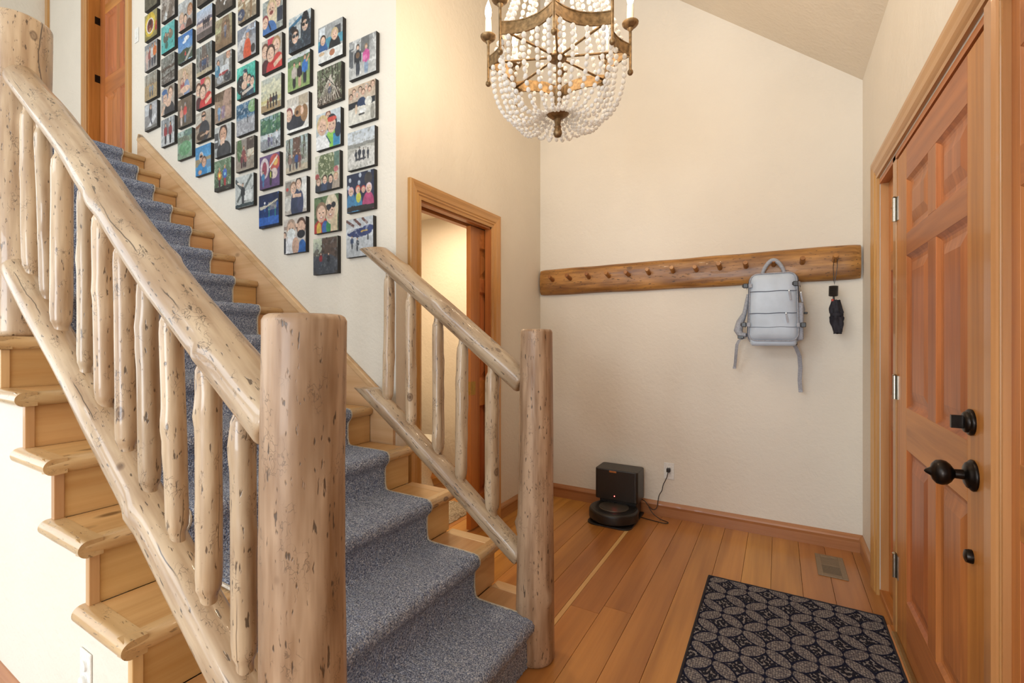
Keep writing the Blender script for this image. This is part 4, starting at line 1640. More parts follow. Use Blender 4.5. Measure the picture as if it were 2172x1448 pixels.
def strand(P, r0, r1, gap):
    P = [Vector(p) for p in P]
    pts = []
    for i in range(81):
        t = i / 80
        pts.append(P[0] * (1 - t) ** 3 + P[1] * 3 * t * (1 - t) ** 2 + P[2] * 3 * t * t * (1 - t) + P[3] * t ** 3)
    strands.append(pts[::8] + [pts[-1]])
    d = [0]
    for a, b in zip(pts[:-1], pts[1:]):
        d.append(d[-1] + (b - a).length)
    s_ = .010
    while s_ < d[-1] - .004:
        i = next(k for k in range(81) if d[k] >= s_)
        t = (s_ - d[i - 1]) / (d[i] - d[i - 1])
        f = s_ / d[-1]
        r = r0 + (r1 - r0) * f
        beads.append((pts[i - 1].lerp(pts[i], t), (pts[i] - pts[i - 1]).normalized(), r))
        s_ += gap * r / r0 if r1 < r0 else gap
    return


rs = np.random.RandomState(31)
for i in range(8):
    for j in range(4):
        t = (j + .5) / 4
        x, y = band_pt(i, t)
        dx, dy = x - CX_, y - CY_
        r0 = math.hypot(dx, dy)
        a = math.atan2(dy, dx)
        ca, sa = math.cos(a), math.sin(a)
        dn = rs.uniform(-.012, .012)
        pt = lambda r, z: (CX_ + r * ca, CY_ + r * sa, z)
        strand([pt(r0, zb0), pt(r0 + .020, 2.255 + dn), pt(.180, 2.105 + dn), pt(.050, ZH - .237)], .0100, .0076, .0268)
    for j in range(3):
        t = (j + .5) / 3
        x, y = band_pt(i, t)
        a = math.atan2(y - CY_, x - CX_)
        r0 = math.hypot(x - CX_, y - CY_)
        pt = lambda r, z: (CX_ + r * math.cos(a), CY_ + r * math.sin(a), z)
        strand([pt(r0 - .004, zb1), pt(r0 - .05, zb1 + .14), pt(.13, ZT - .25), pt(.115, ZT - .006)], .0098, .0098, .0275)
# the little collar of beads round the finial plate
for i in range(22):
    a = 2 * math.pi * i / 22
    beads.append((Vector((CX_ + .049 * math.cos(a), CY_ + .049 * math.sin(a), ZH - .232)), Vector((0, 0, 1)), .0062))


def bead_geo(seg, rings):
    vs, fs = [(0, 0, -1.12)], []
    for i in range(1, rings):
        th = math.pi * i / rings
        for k in range(seg):
            a = 2 * math.pi * k / seg
            vs.append((math.sin(th) * math.cos(a), math.sin(th) * math.sin(a), -1.12 * math.cos(th)))
    vs.append((0, 0, 1.12))
    for k in range(seg):
        fs.append((0, 1 + (k + 1) % seg, 1 + k))
        for i in range(rings - 2):
            fs.append((1 + i * seg + k, 1 + i * seg + (k + 1) % seg, 1 + (i + 1) * seg + (k + 1) % seg, 1 + (i + 1) * seg + k))
        fs.append((len(vs) - 1, len(vs) - 1 - seg + k, len(vs) - 1 - seg + (k + 1) % seg))
    return vs, fs


bv, bf = bead_geo(8, 5)
beads.sort(key=lambda b: (b[0] - Vector((0, 0, 1.27))).length - (0 if b[0].z < 2.64 else -9))
bme = bpy.data.meshes.new('bead')
bme.from_pydata(bv, [], bf)
bme.polygons.foreach_set('use_smooth', [True] * len(bf))
bme.materials.append(M['bead'])
for p, d, r in beads[:300]:
    o = bpy.data.objects.new('bead', bme)
    o.location = p
    o.rotation_mode = 'QUATERNION'
    o.rotation_quaternion = Vector((0, 0, 1)).rotation_difference(d)
    o.scale = (r, r, r)
    COL.objects.link(o)
    attach(o, ch)
mb = MB()
for p, d, r in beads[300:]:
    q = Vector((0, 0, 1)).rotation_difference(d)
    mb.add([p + q @ (Vector(v) * r) for v in bv], bf, True)
o = mb.build('bead_strings', 'bead', ch)
o['kind'] = 'stuff'
mb = MB()
for pts in strands:
    mb.tube(pts, .0008, 4, False)
o = mb.build('bead_wire', 'wire', ch)
o['kind'] = 'stuff'

# ================================================================== PHOTO CANVASES
NP = 60
gyy, gxx = np.mgrid[0:NP, 0:NP]
U = gxx / (NP - 1)
V = 1 - gyy / (NP - 1)          # V = 1 at the top


def hexc(h):
    return np.array([int(h[i:i + 2], 16) for i in (0, 2, 4)], float) / 255


def paint(ops, seed):
    rs = np.random.RandomState(seed)
    im = np.zeros((NP, NP, 3)) + .5

    def put(mask, c, al=1.0):
        m = np.clip(mask, 0, 1)[..., None] * al
        im[:] = im * (1 - m) + (hexc(c) if isinstance(c, str) else c) * m

    def ell(x, y, rx, ry, s=9):
        return np.clip((1 - np.hypot((U - x) / rx, (V - y) / ry)) * s * max(rx, .03) / .1 + .5, 0, 1)

    def nz(n, oct_=3):
        out = np.zeros((NP, NP)); amp = 1
        for o in range(oct_):
            g = rs.rand(n + 2, n + 2)
            fx, fy = U * n, V * n
            ix, iy = fx.astype(int), fy.astype(int)
            tx, ty = fx - ix, fy - iy
            out += amp * ((g[iy, ix] * (1 - tx) + g[iy, ix + 1] * tx) * (1 - ty) + (g[iy + 1, ix] * (1 - tx) + g[iy + 1, ix + 1] * tx) * ty)
            n *= 2; amp *= .6
        return out / 1.96
    for op in ops:
        k, a = op[0], op[1:]
        if k == 'g':          # gradient top, bottom
            im[:] = hexc(a[0]) * V[..., None] + hexc(a[1]) * (1 - V[..., None])
        elif k == 'h':        # horizon band: y0,y1,col,rough edge
            e = a[3] if len(a) > 3 else 0
            w_ = (nz(5) - .5) * e
            put(((V + w_ > a[0]) & (V + w_ < a[1])).astype(float), a[2])
        elif k == 'r':
            put(((U > a[0]) & (U < a[2]) & (V > a[1]) & (V < a[3])).astype(float), a[4])
        elif k == 'e':
            put(ell(*a[:4]), a[4])
        elif k == 'n':        # noise blotches of a colour
            put((nz(a[0]) > a[1]).astype(float), a[2], a[3] if len(a) > 3 else .7)
        elif k == 't':        # trunks
            for i in range(a[0]):
                x = rs.rand(); w_ = rs.uniform(.008, .03)
                put(((np.abs(U - x - (V - .5) * rs.uniform(-.1, .1)) < w_) & (V > a[2])).astype(float), a[1])
        elif k == 'b':        # slanted beam x0,y0,x1,y1,w,c
            x0, y0, x1, y1, w_, c = a
            L = math.hypot(x1 - x0, y1 - y0)
            t = ((U - x0) * (x1 - x0) + (V - y0) * (y1 - y0)) / L / L
            d = np.abs((U - x0) * (y1 - y0) - (V - y0) * (x1 - x0)) / L
            put(((t > 0) & (t < 1) & (d < w_)).astype(float), c)
        elif k == 'p':        # standing figure x, foot y, height, hair, skin, top, legs
            x, y, h, hair, skin, top, legs = a
            put(ell(x - .035 * h, y + .22 * h, .055 * h, .25 * h, 14), legs)
            put(ell(x + .045 * h, y + .22 * h, .055 * h, .25 * h, 14), legs)
            put(ell(x, y + .60 * h, .125 * h, .24 * h, 14), top)
            put(ell(x - .13 * h, y + .58 * h, .04 * h, .19 * h, 14), top)
            put(ell(x + .13 * h, y + .58 * h, .04 * h, .19 * h, 14), top)
            put(ell(x, y + .92 * h, .075 * h, .095 * h, 14), hair)
            put(ell(x, y + .895 * h, .055 * h, .07 * h, 14), skin)
        elif k == 'f':        # close face x,y,r,hair,skin
            x, y, r, hair, skin = a
            put(ell(x, y + .14 * r, r * 1.02, r * 1.18), hair)
            put(ell(x, y - .12 * r, r * .80, r * 1.02), skin)
            put(ell(x - .32 * r, y + .02 * r, r * .13, r * .07, 14), '3a2a24')
            put(ell(x + .32 * r, y + .02 * r, r * .13, r * .07, 14), '3a2a24')
            put(ell(x, y - .22 * r, r * .10, r * .12, 14), (hexc(skin) * .86))
            put(ell(x, y - .55 * r, r * .36, r * .11, 14), 'b5524a')
            put(ell(x, y - .52 * r, r * .26, r * .06, 14), 'f0e4da')
        elif k == 's':        # shoulders x, top y, width, col
            put(ell(a[0], a[1] - .30, a[2], .36), a[3])
    im *= 1 + (nz(18, 2)[..., None] - .5) * .42
    im += (nz(5, 2)[..., None] - .5) * .12
    gr_ = im.mean(2, keepdims=True)
    im = np.clip((gr_ + (im - gr_) * .86) * .90 + .05, 0, 1)
    return np.where(im <= .04045, im / 12.92, ((im + .055) / 1.055) ** 2.4)


SK, SK2, BR, BL = 'e3b79a', 'd09c7c', '3d2a20', 'd8b981'
PH = [
 ('A', 0, 'kid in dark jacket beside kid in bright pink coat on grey street', [('g', '9a9a98', 'c9c7c2'), ('r', 0, .3, .16, .8, '5d6064'), ('n', 6, .58, 'e4e2dd'), ('r', .45, .6, .75, 1, '6f6f6d'), ('p', .33, .06, .80, BR, SK, '2f3136', '3a3f48'), ('e', .33, .58, .07, .08, '7a5a40'), ('p', .64, .05, .74, 'a07850', SK, 'e0509c', '8fa6c2'), ('e', .60, .45, .08, .07, 'ea7ab4')]),
 ('A', 1, 'big family group behind a restaurant table with white dishes', [('g', 'c9a888', 'd9d3c8')] + [('f', .10 + .115 * i, .74 + .10 * (i % 2) + .008 * i, .072, (BR, '6b4a34', 'a9a49c')[i % 3], SK) for i in range(8)] + [('r', .0, .42, 1, .58, '24262c'), ('e', .5, .52, .16, .14, '2c3c5e'), ('h', 0, .42, 'd8d2c4', .1), ('e', .3, .38, .05, .13, 'e8c8a8'), ('e', .55, .30, .12, .06, 'f4f2ec'), ('e', .75, .50, .13, .12, 'e6e2d6'), ('e', .5, .22, .12, .03, '4a4744'), ('e', .9, .2, .08, .2, '9c968a')]),
 ('A', 2, 'riders with bikes on a pale dusty hill under grey sky', [('g', 'c4ccd4', 'd8d4ce'), ('h', 0, .66, '8b8a82', .10), ('h', 0, .56, 'b5b0a4', .08), ('e', .6, .2, .6, .35, 'd2cdc4'), ('n', 14, .62, '8d8a7c', .5)] + [('p', x, .20, h, '2a2c30', '8a7868', '33363e', '2c2e36') for x, h in ((.32, .30), (.45, .36), (.60, .32), (.76, .28))] + [('e', .5, .24, .2, .03, '3c3c42')]),
 ('A', 3, 'kids in ski helmets and bright jackets against dark blue', [('g', '1d2440', '262c48')] + [('e', x, y, .05, .06, 'aeb6c4') for x, y in ((.12, .85), (.5, .93), (.84, .97), (.46, .74), (.06, .66))] + [('p', .8, .3, .6, '3b3330', '6a5a50', '2e2a2c', '222')[:0] or ('e', .8, .8, .14, .16, '3d3634')] + [('s', .16, .46, .18, '3a78a8'), ('s', .42, .44, .15, '3a86b4'), ('s', .80, .40, .22, 'b83a6c'), ('e', .44, .36, .09, .14, 'd8d440'), ('f', .16, .54, .10, 'e0a8b4', SK), ('f', .42, .56, .09, 'd8543c', SK), ('f', .62, .54, .08, 'c84840', SK), ('f', .82, .54, .11, 'e8c8d0', SK), ('h', 0, .14, '2a2422', .08)]),
 ('A', 4, 'dark blue jet plane on display inside a white hangar', [('g', 'c3c7cc', 'b9bdc2'), ('b', 0, .98, .3, .80, .035, '6a4038'), ('b', .3, 1, .55, .80, .035, '6a4038'), ('b', .6, 1, .8, .82, .035, '6a4038'), ('h', .5, .75, 'd6dade'), ('e', .5, .62, .46, .115, '2c3a72'), ('e', .82, .70, .22, .09, '323f78'), ('b', .55, .64, .8, .66, .018, 'd8b04a'), ('b', .08, .66, .3, .72, .03, 'c8ccd4'), ('r', .78, .40, .84, .55, '3c4048'), ('p', .22, .22, .34, BR, SK, '34466a', '3c4048'), ('p', .42, .14, .36, BR, SK, '2e3440', '3a3c44'), ('n', 8, .66, 'd6d9dc', .5)]),
 ('B', 0, 'two kids seated at a white table in a blue booth', [('g', 'a8a8a6', '9aa2a4'), ('r', .05, .62, .28, .95, 'dfe4e8'), ('r', .68, .62, .92, .86, '44454a'), ('h', .36, .62, '4a9ab4', .03), ('s', .20, .54, .2, '2f5c9c'), ('s', .68, .56, .24, '26262a'), ('f', .20, .60, .12, BR, SK), ('f', .68, .64, .14, BL, SK), ('h', 0, .30, 'e6e4de', .05), ('e', .58, .18, .11, .09, 'b06a48'), ('e', .15, .24, .12, .05, 'd9b58c')]),
 ('B', 1, 'small child among tangled pale branches in a dense forest', [('g', '5c6a4c', '5a4636'), ('t', 14, '33291f', 0), ('n', 12, .6, '8f9a78', .7)] + [('b', .1 * i, .05, .55, .75, .010, 'cdbfae') for i in range(10)] + [('b', .2, .9, .95, .2, .012, '2a221c'), ('p', .52, .10, .42, 'c86a48', SK, '5e5e6c', '8a8074'), ('n', 16, .66, 'd8cbbb', .7)]),
 ('B', 2, 'fair woman in white jacket with child wearing red ski goggles', [('g', 'c8d0d4', 'aab4b8'), ('f', .5, .88, .11, '8a4a38', SK), ('s', .66, .42, .3, '86c84a'), ('r', .7, 0, .98, .34, '2e86b8'), ('e', .90, .42, .13, .2, '2a2e40'), ('f', .64, .62, .21, '2c2c34', SK), ('e', .64, .76, .20, .07, 'd8483c'), ('s', .20, .36, .36, 'eceae8'), ('f', .26, .64, .23, BL, SK), ('b', .42, .35, .6, .1, .02, '2e5868')]),
 ('B', 3, 'four kids lined up below a big leafy decorated tree', [('g', 'cfc8b8', 'b0a896'), ('e', .48, .68, .36, .45, '66724a'), ('n', 18, .60, 'cfd0a8', .8), ('r', .78, .6, 1, 1, '5a7a6a'), ('e', .86, .52, .09, .08, 'c86a70'), ('e', .08, .42, .09, .08, 'b8504c'), ('s', .14, .24, .17, '262a34'), ('s', .40, .24, .18, '2a3a5c'), ('s', .64, .24, .16, '2a2a38'), ('s', .86, .26, .17, 'a89684'), ('f', .14, .27, .095, '7a5236', SK), ('f', .40, .30, .105, BR, SK), ('f', .64, .28, .10, '22181a', SK), ('f', .85, .31, .095, 'b08a5c', SK)]),
 ('B', 4, 'boy in rainbow shirt cheek to cheek with blonde woman in sunglasses', [('g', '5f7a48', '6a7a58'), ('n', 10, .55, '2e4428', .7), ('s', .36, .34, .42, 'c0342c'), ('e', .46, .12, .14, .2, '2a5aa8'), ('e', .20, .10, .10, .2, 'e2b840'), ('e', .60, .14, .1, .2, '2c8a4c'), ('e', .72, .62, .27, .42, 'e2cfae'), ('r', .68, 0, .96, .6, 'dcc49c'), ('f', .68, .58, .22, 'e2cfae', SK), ('e', .60, .68, .12, .08, '20222a'), ('e', .80, .72, .09, .08, '20222a'), ('f', .30, .55, .23, '8a6a4c', SK)]),
 ('B', 5, 'two kids sitting at the foot of a huge dark tree trunk', [('g', 'cfd8b8', '5a5f66'), ('h', 0, .52, '4b4f57', .10), ('r', .36, .45, 1, 1, '5a463a'), ('n', 9, .6, '3c3028', .6), ('e', .5, .25, .5, .3, '43474f'), ('p', .32, .20, .40, BR, SK, '9a2c34', '3c4658'), ('p', .64, .16, .42, BR, SK, '26282e', '3a3c44'), ('n', 12, .68, '767a80', .5)]),
 ('C', 0, 'two sunglassed faces in black car seats with white sky behind', [('g', 'd8dcd8', '3a3e48'), ('h', 0, .72, '2c3440', .08), ('b', .0, .7, .6, .9, .05, '2e6a90'), ('e', .75, .72, .17, .3, '1c1e24'), ('e', .15, .45, .2, .3, '1e2026'), ('r', .36, .3, .55, .7, 'b8bcba'), ('f', .74, .62, .16, '1c1a1c', SK), ('e', .68, .64, .06, .05, '15161a'), ('e', .82, .65, .06, .05, '15161a'), ('f', .30, .40, .17, BR, SK), ('e', .24, .43, .06, .05, '15161a'), ('e', .38, .44, .06, .05, '15161a'), ('n', 16, .62, '6a8a98', .5)]),
 ('C', 1, 'three people with arms up on a green lawn, one in bright blue', [('g', '7fa060', '86a058'), ('h', .72, 1, '51724a', .16), ('h', .9, 1, 'cfd4d4', .1), ('p', .30, .06, .74, BR, SK2, 'c0b0a4', '1f1f24'), ('p', .55, .05, .72, '5a4030', SK2, '2a2226', 'c49a7c'), ('p', .78, .10, .80, '6a5040', SK2, '2e6ec4', '23262c'), ('b', .84, .68, .98, .86, .03, SK2)]),
 ('C', 2, 'child in dark jacket cuddling a puppy on white cushions', [('g', 'cfc4b4', 'ddd8d0'), ('r', .55, .7, .95, 1, 'b8a68c'), ('n', 5, .6, 'ece6dc', .7), ('e', .42, .26, .44, .24, '2b2d38'), ('e', .80, .45, .16, .25, '9a6f48'), ('e', .55, .55, .20, .16, 'a8764c'), ('e', .48, .52, .07, .06, '4a3224'), ('f', .10, .52, .17, '8a3c3c', SK), ('e', .70, .54, .07, .12, SK), ('h', 0, .08, 'f0ece4', .06)]),
 ('C', 3, 'family lined up in front of a massive redwood trunk', [('g', '9fb4b8', 'b5a890'), ('t', 16, '5a5448', .3), ('n', 10, .6, '74866a', .6), ('r', .34, .25, .66, 1, '6a4a3c'), ('n', 14, .66, 'c4ccc8', .5), ('h', 0, .18, 'c0ae92', .08)] + [('p', .20 + .15 * i, .06 + .01 * i, .50 - .04 * (i % 2), BR, SK2, ('8a6a5c', '6a5c54', '34508c', '7a4448')[i], ('4a4440', '8a7060', '2e3648', '8a6450')[i]) for i in range(4)]),
 ('C', 4, 'woman in navy shirt carrying a laughing child on her back', [('g', 'c9c2b4', 'b8ada0'), ('r', .05, .55, .3, .95, '8c8478'), ('r', .78, .1, 1, 1, 'e2dfd8'), ('e', .12, .3, .2, .2, 'd8d4ca'), ('e', .52, .25, .24, .45, '2b3656'), ('e', .72, .28, .14, .35, '343c60'), ('b', .36, .52, .75, .50, .05, SK), ('f', .40, .74, .15, '8a6448', SK), ('f', .64, .84, .14, '2c1f1c', SK), ('e', .12, .74, .06, .05, 'c03c34')]),
 ('C', 5, 'selfie of a white-masked face beside a blue shirt', [('g', 'd8ccc0', 'c8c0b8'), ('r', 0, .70, 1, .80, '9a8478'), ('s', .38, .46, .34, 'e4e4e6'), ('s', .85, .30, .2, '2c64b4'), ('e', .55, .2, .16, .25, 'd0a48a'), ('f', .34, .72, .21, 'b89a84', SK), ('e', .34, .58, .19, .14, 'e2e6e4'), ('f', .80, .72, .21, '5a3c2c', SK), ('e', .80, .52, .18, .12, '26262c'), ('b', .55, .80, 1, .72, .05, SK), ('r', 0, 0, .10, .5, '2a2a30'), ('f', .04, .55, .08, BR, SK)]),
 ('D', 0, 'laughing long-haired woman with a child in blue, top of a column', [('g', '8c9490', '8a8c84'), ('n', 8, .55, 'c4c8c0', .6), ('f', .78, .80, .15, BR, SK), ('r', .72, .2, 1, .62, '2e3648'), ('e', .48, .5, .24, .5, 'd8c49c'), ('f', .44, .70, .22, 'd4b888', SK), ('e', .44, .58, .09, .06, '8a3c34'), ('s', .34, .30, .36, '3c6cb0'), ('f', .13, .36, .17, '8a3038', SK), ('b', .3, .3, .42, .05, .03, '1e2a48')]),
 ('D', 1, 'three cheek-to-cheek faces in red shirts, the larger of two alike', [('g', 'b8aea0', 'a89a8c'), ('r', .30, .78, .62, 1, 'd8404c'), ('s', .18, .34, .24, '4a2028'), ('s', .80, .40, .28, 'd83a34'), ('s', .46, .28, .24, 'd02c30'), ('f', .16, .66, .19, '6a4030', SK), ('f', .72, .70, .21, 'b08858', SK), ('f', .44, .52, .22, '4a3228', SK), ('b', .6, .12, 1, .30, .07, SK)]),
 ('D', 2, 'four silhouettes on a beach under a yellow cloudy sky', [('g', 'b8bcb0', 'd8cc90'), ('n', 4, .55, 'e8e0b8', .6), ('h', .26, .36, 'cfc07c', .05), ('h', 0, .20, 'a8885c', .05), ('n', 8, .66, '9aa09a', .5)] + [('p', .34 + .14 * i, .08, .40 - .1 * (i == 0), '3a2a24', '5a4034', ('6a3a30', '5a3028', '2a2a34', '30303c')[i], '2a2624') for i in range(4)]),
 ('D', 3, 'people on rocks beside a rushing river below green pines', [('g', '7fa0a4', '8a949c'), ('h', .48, .9, '3f7054', .25), ('t', 10, '2c5844', .45), ('n', 8, .6, '86b070', .5), ('h', .34, .48, 'c8d0d4', .12), ('h', 0, .30, '8a8e94', .12), ('p', .42, .08, .36, BR, SK, '5a4a6c', '4a4860'), ('p', .56, .06, .36, BR, SK, '8a90b0', '5c6080'), ('p', .82, .10, .42, '6a5a50', SK, 'd0d4dc', '333840'), ('n', 16, .68, 'e4e8ea', .6)]),
 ('D', 4, 'two kids before a purple mural with a red serpent', [('g', '6a4a80', '5a3a70'), ('e', .25, .62, .22, .32, 'd8c8cc'), ('e', .25, .60, .12, .22, 'a03a50'), ('e', .76, .72, .26, .26, 'c84840'), ('e', .80, .74, .12, .12, 'e8b050'), ('e', .72, .40, .18, .16, 'd8c0b8'), ('b', .5, .6, .9, .9, .03, 'e8d8d0'), ('p', .18, .06, .50, BR, SK, '3c84b8', '3a6aa0'), ('p', .56, .06, .54, BR, SK, '2c2a2c', '26262a'), ('e', .56, .38, .03, .1, 'c8d040')]),
 ('D', 5, 'skeleton on display in a dark blue lit hall', [('g', '101c40', '1c4aa0'), ('h', 0, .30, '2a62c8', .08), ('n', 6, .66, '3a78d8', .6), ('e', .3, .74, .04, .04, 'ffffff'), ('b', .05, .60, .35, .62, .05, 'c8c4b0'), ('b', .35, .62, .95, .78, .025, 'd4ccb0')] + [('b', .5 + .07 * i, .5, .52 + .07 * i, .74, .012, 'cfc8b0') for i in range(6)] + [('r', .5, .3, .54, .6, '1f9a8c'), ('r', .8, .28, .84, .55, '1f9a8c'), ('h', 0, .06, '0c1a3c', .03)]),
 ('E', 0, 'wooden beams and figures, cut by the top edge of the picture', [('g', 'b0946c', '8a7860'), ('b', 0, .5, 1, .6, .04, 'd8ccb0'), ('b', .3, 0, .4, 1, .05, 'a07a50'), ('b', .7, 0, .75, 1, .05, '8f6c48'), ('f', .3, .75, .12, BR, SK), ('e', .18, .25, .2, .18, '3c4662'), ('n', 8, .62, 'e0d4bc', .6), ('n', 8, .66, '5a4632', .6)]),
 ('E', 1, 'person in orange jacket and cap on a rocky snowy slope', [('g', '9aa0ac', 'a8a4a4'), ('h', .62, 1, '7c828e', .2), ('e', .85, .90, .2, .12, 'c4d4e8'), ('b', 0, .35, .7, .95, .09, 'c8c4c4'), ('n', 8, .62, '6a5a54', .6), ('s', .55, .46, .22, 'd8543c'), ('e', .55, .3, .18, .3, 'd8502e'), ('f', .56, .70, .11, '4a5a70', SK2), ('e', .58, .82, .11, .05, '7a90b0'), ('e', .85, .2, .12, .14, '3c3838')]),
 ('E', 2, 'kids in wetsuits hugging in turquoise water', [('g', '3cb49c', '2a9a8c'), ('n', 10, .58, '5cd4c0', .6), ('e', .24, .42, .26, .30, '1f2226'), ('s', .42, .42, .22, '26282c'), ('f', .46, .66, .14, '20303a', SK), ('e', .46, .82, .12, .07, '24364a'), ('e', .42, .38, .16, .14, SK), ('s', .74, .30, .2, '2e4a60'), ('f', .66, .50, .13, BR, SK), ('f', .84, .40, .13, '2a3442', SK), ('b', .3, .12, .9, .24, .05, 'd8c8b8'), ('n', 14, .7, 'c8f0e8', .5)]),
 ('E', 3, 'tiny figure on grey gravel beside a deep blue lake', [('g', '5a86a8', '9a9ca4'), ('h', .55, 1, '3a6a90', .2), ('h', .62, .85, '1f4a6a', .2), ('e', .9, .8, .25, .2, '7aa86a'), ('h', 0, .48, '98989e', .1), ('p', .62, .34, .24, '30343c', SK, '2c3440', '2a2c34'), ('n', 16, .6, 'cfd2d8', .6)]),
 ('E', 4, 'mother in dark dress with a child in red beside a porch', [('g', '8a8078', '9a8a78'), ('e', .2, .7, .14, .4, '4a6a3c'), ('r', .6, .6, 1, 1, '4a3a34'), ('r', .66, .4, 1, .62, 'd8c8b0'), ('b', .4, .2, 1, .5, .02, 'b89878'), ('p', .44, .10, .68, '7a5040', SK2, '8a4444', '3a2a2c'), ('p', .32, .08, .46, BR, SK2, '6a2c34', '4a2428'), ('p', .54, .08, .44, BR, SK2, 'a85850', '3a2428'), ('n', 14, .66, 'd0d8c0', .4)]),
 ('E', 5, 'figure with arms out below slanting white roof beams', [('g', 'c8ccc8', 'b8bcb8'), ('b', 0, .9, .6, .4, .06, '5a6060'), ('b', .1, .2, .9, .95, .05, '6a706c'), ('b', .3, .0, 1, .6, .03, '8a8e8c'), ('r', .5, .2, .9, .5, 'dfe0dc'), ('b', .12, .80, .45, .66, .03, 'e4d4c4'), ('p', .42, .08, .68, '5a4438', SK, '2e3034', '3a3c40'), ('h', 0, .10, '3c4a4c', .06)]),
 ('F', 0, 'brown ground with white stripes, cut by the top of the picture', [('g', '6a5a50', '54483e'), ('b', .3, .4, .9, .9, .05, 'c8c4c0'), ('b', .5, .2, 1, .7, .04, 'd8d4d0'), ('b', .0, .5, .3, 1, .06, 'b8b0a8'), ('n', 8, .6, '3c342c', .6)]),
 ('F', 1, 'child climbing on a broad brown tree stump', [('g', 'a89c74', '8a7050'), ('r', .0, .55, .35, .75, 'b8b884'), ('e', .62, .5, .26, .6, '7a5c44'), ('n', 9, .58, '9a8468', .6), ('p', .60, .30, .50, 'c0703c', SK2, '7c7a84', '4a5068'), ('h', 0, .24, '86684a', .12), ('n', 14, .66, '5a4430', .6)]),
 ('F', 2, 'people around a workbench with a red tray', [('g', '8c8880', '6a645c'), ('r', 0, .6, .5, 1, '9a9c9c'), ('f', .80, .88, .12, 'a85a3c', SK2), ('e', .72, .60, .14, .18, 'b8b4b0'), ('f', .2, .74, .1, BR, SK2), ('e', .14, .5, .16, .2, '3a7a9c'), ('r', .32, .40, .80, .60, 'cdd0d2'), ('r', .25, .30, .78, .40, 'a83a3c'), ('e', .3, .18, .2, .14, '9a9ca0'), ('e', .75, .2, .2, .16, '3a3c42'), ('n', 12, .66, 'dcdedd', .6)]),
 ('F', 3, 'shaded brown rock overhang with a figure in blue', [('g', '9a7c5c', 'a08470'), ('e', .35, .9, .5, .2, '5a4430'), ('e', .80, .6, .3, .5, 'b08c78'), ('n', 6, .58, '7a6450', .6), ('r', .40, .1, .62, .5, '8a7084'), ('p', .26, .06, .54, '6a5040', SK2, '7aa0c8', '5c7aa4'), ('n', 5, .68, 'd8c4b0', .5)]),
 ('F', 4, 'dark-haired boy in black holding his hands to his mouth', [('g', 'b8b8b4', 'a0a4a4'), ('r', 0, .3, .25, .8, '4a4c50'), ('r', .02, .5, .2, .56, 'd8dadc'), ('s', .56, .42, .42, '2a2c30'), ('f', .52, .72, .24, '3a221c', SK2), ('e', .48, .46, .13, .14, SK), ('e', .6, .2, .3, .2, '34363c')]),
 ('F', 5, 'two kids in tie-dye shirts under green trees', [('g', '5f7a5a', '4a5a40'), ('n', 9, .55, '8aa884', .6), ('n', 14, .64, 'c4d4bc', .6), ('p', .32, .10, .66, 'b0845c', SK2, 'd8743c', '5a2c3c'), ('e', .32, .50, .06, .08, 'e8d450'), ('p', .64, .10, .70, 'a8784c', SK2, '3c5cb8', 'b83a3c'), ('e', .64, .50, .06, .06, '7ac0d8'), ('h', 0, .12, '34302c', .1)]),
 ('G', 0, 'dim brown scene at the top edge above a beach sunset print', [('g', '7a6a58', '5c5044'), ('n', 6, .55, '3c342c', .6), ('n', 10, .66, '9a8a74', .6)]),
 ('G', 1, 'thin silhouettes on a wide beach at pale pink sunset', [('g', 'a8c0dc', 'd8a894'), ('h', .42, .60, 'e0b8a0', .04), ('h', .52, .62, '6a6478', .16), ('h', 0, .42, 'a08c88', .04), ('h', 0, .22, '584c4a', .05)] + [('p', .46 + .11 * i, .30, .36, '2a2428', '4a3c3c', '2e2a34', '2a2830') for i in range(4)]),
 ('G', 2, 'hikers in blue before tall grey tree trunks', [('g', '96a4a8', '8c8070'), ('t', 18, '54524c', .3), ('n', 9, .6, '708068', .5), ('e', .5, .6, .16, .5, '6a5c54')] + [('p', .28 + .15 * i, .10, .50, BR, SK2, ('5a4a4c', '34486c', '3c4c70', '6a5a5c')[i], '4a4650') for i in range(4)] + [('h', 0, .14, 'b8a484', .1), ('n', 15, .68, 'd8dcd8', .4)]),
 ('G', 3, 'three cheek-to-cheek faces in red shirts, the smaller of two alike', [('g', 'b8aea0', 'a89a8c'), ('r', .30, .78, .62, 1, 'd8404c'), ('s', .18, .34, .24, '4a2028'), ('s', .80, .40, .28, 'd83a34'), ('s', .46, .28, .24, 'd02c30'), ('f', .16, .66, .19, '6a4030', SK), ('f', .72, .70, .21, 'b08858', SK), ('f', .44, .52, .22, '4a3228', SK), ('b', .6, .12, 1, .30, .07, SK)]),
 ('G', 4, 'guitarist in dark shirt and sunglasses', [('g', 'b0a494', '8a7460'), ('r', .0, .55, .35, .9, 'c8c0b0'), ('b', 0, .5, .4, .6, .05, '7a4a34'), ('s', .55, .62, .34, '2c2e36'), ('e', .55, .4, .26, .28, '2a2c34'), ('f', .52, .82, .14, '5a3a28', SK2), ('e', .52, .84, .12, .04, '18181c'), ('e', .34, .18, .26, .15, '3c2a20'), ('b', .3, .18, .95, .24, .03, 'a88a70'), ('e', .72, .22, .07, .07, SK2)]),
 ('G', 5, 'two people in bright blue selfie under a deep blue sky', [('g', '2c84c4', '6ab0dc'), ('h', .30, .58, '9a8a68', .06), ('r', .5, .2, 1, .46, '5a8ab0'), ('s', .40, .36, .36, '2e86c8'), ('f', .38, .62, .14, 'c8ccd4', SK2), ('e', .38, .64, .10, .04, '22242a'), ('f', .56, .42, .16, '6a4a3c', SK2), ('e', .30, .10, .12, .08, SK2)]),
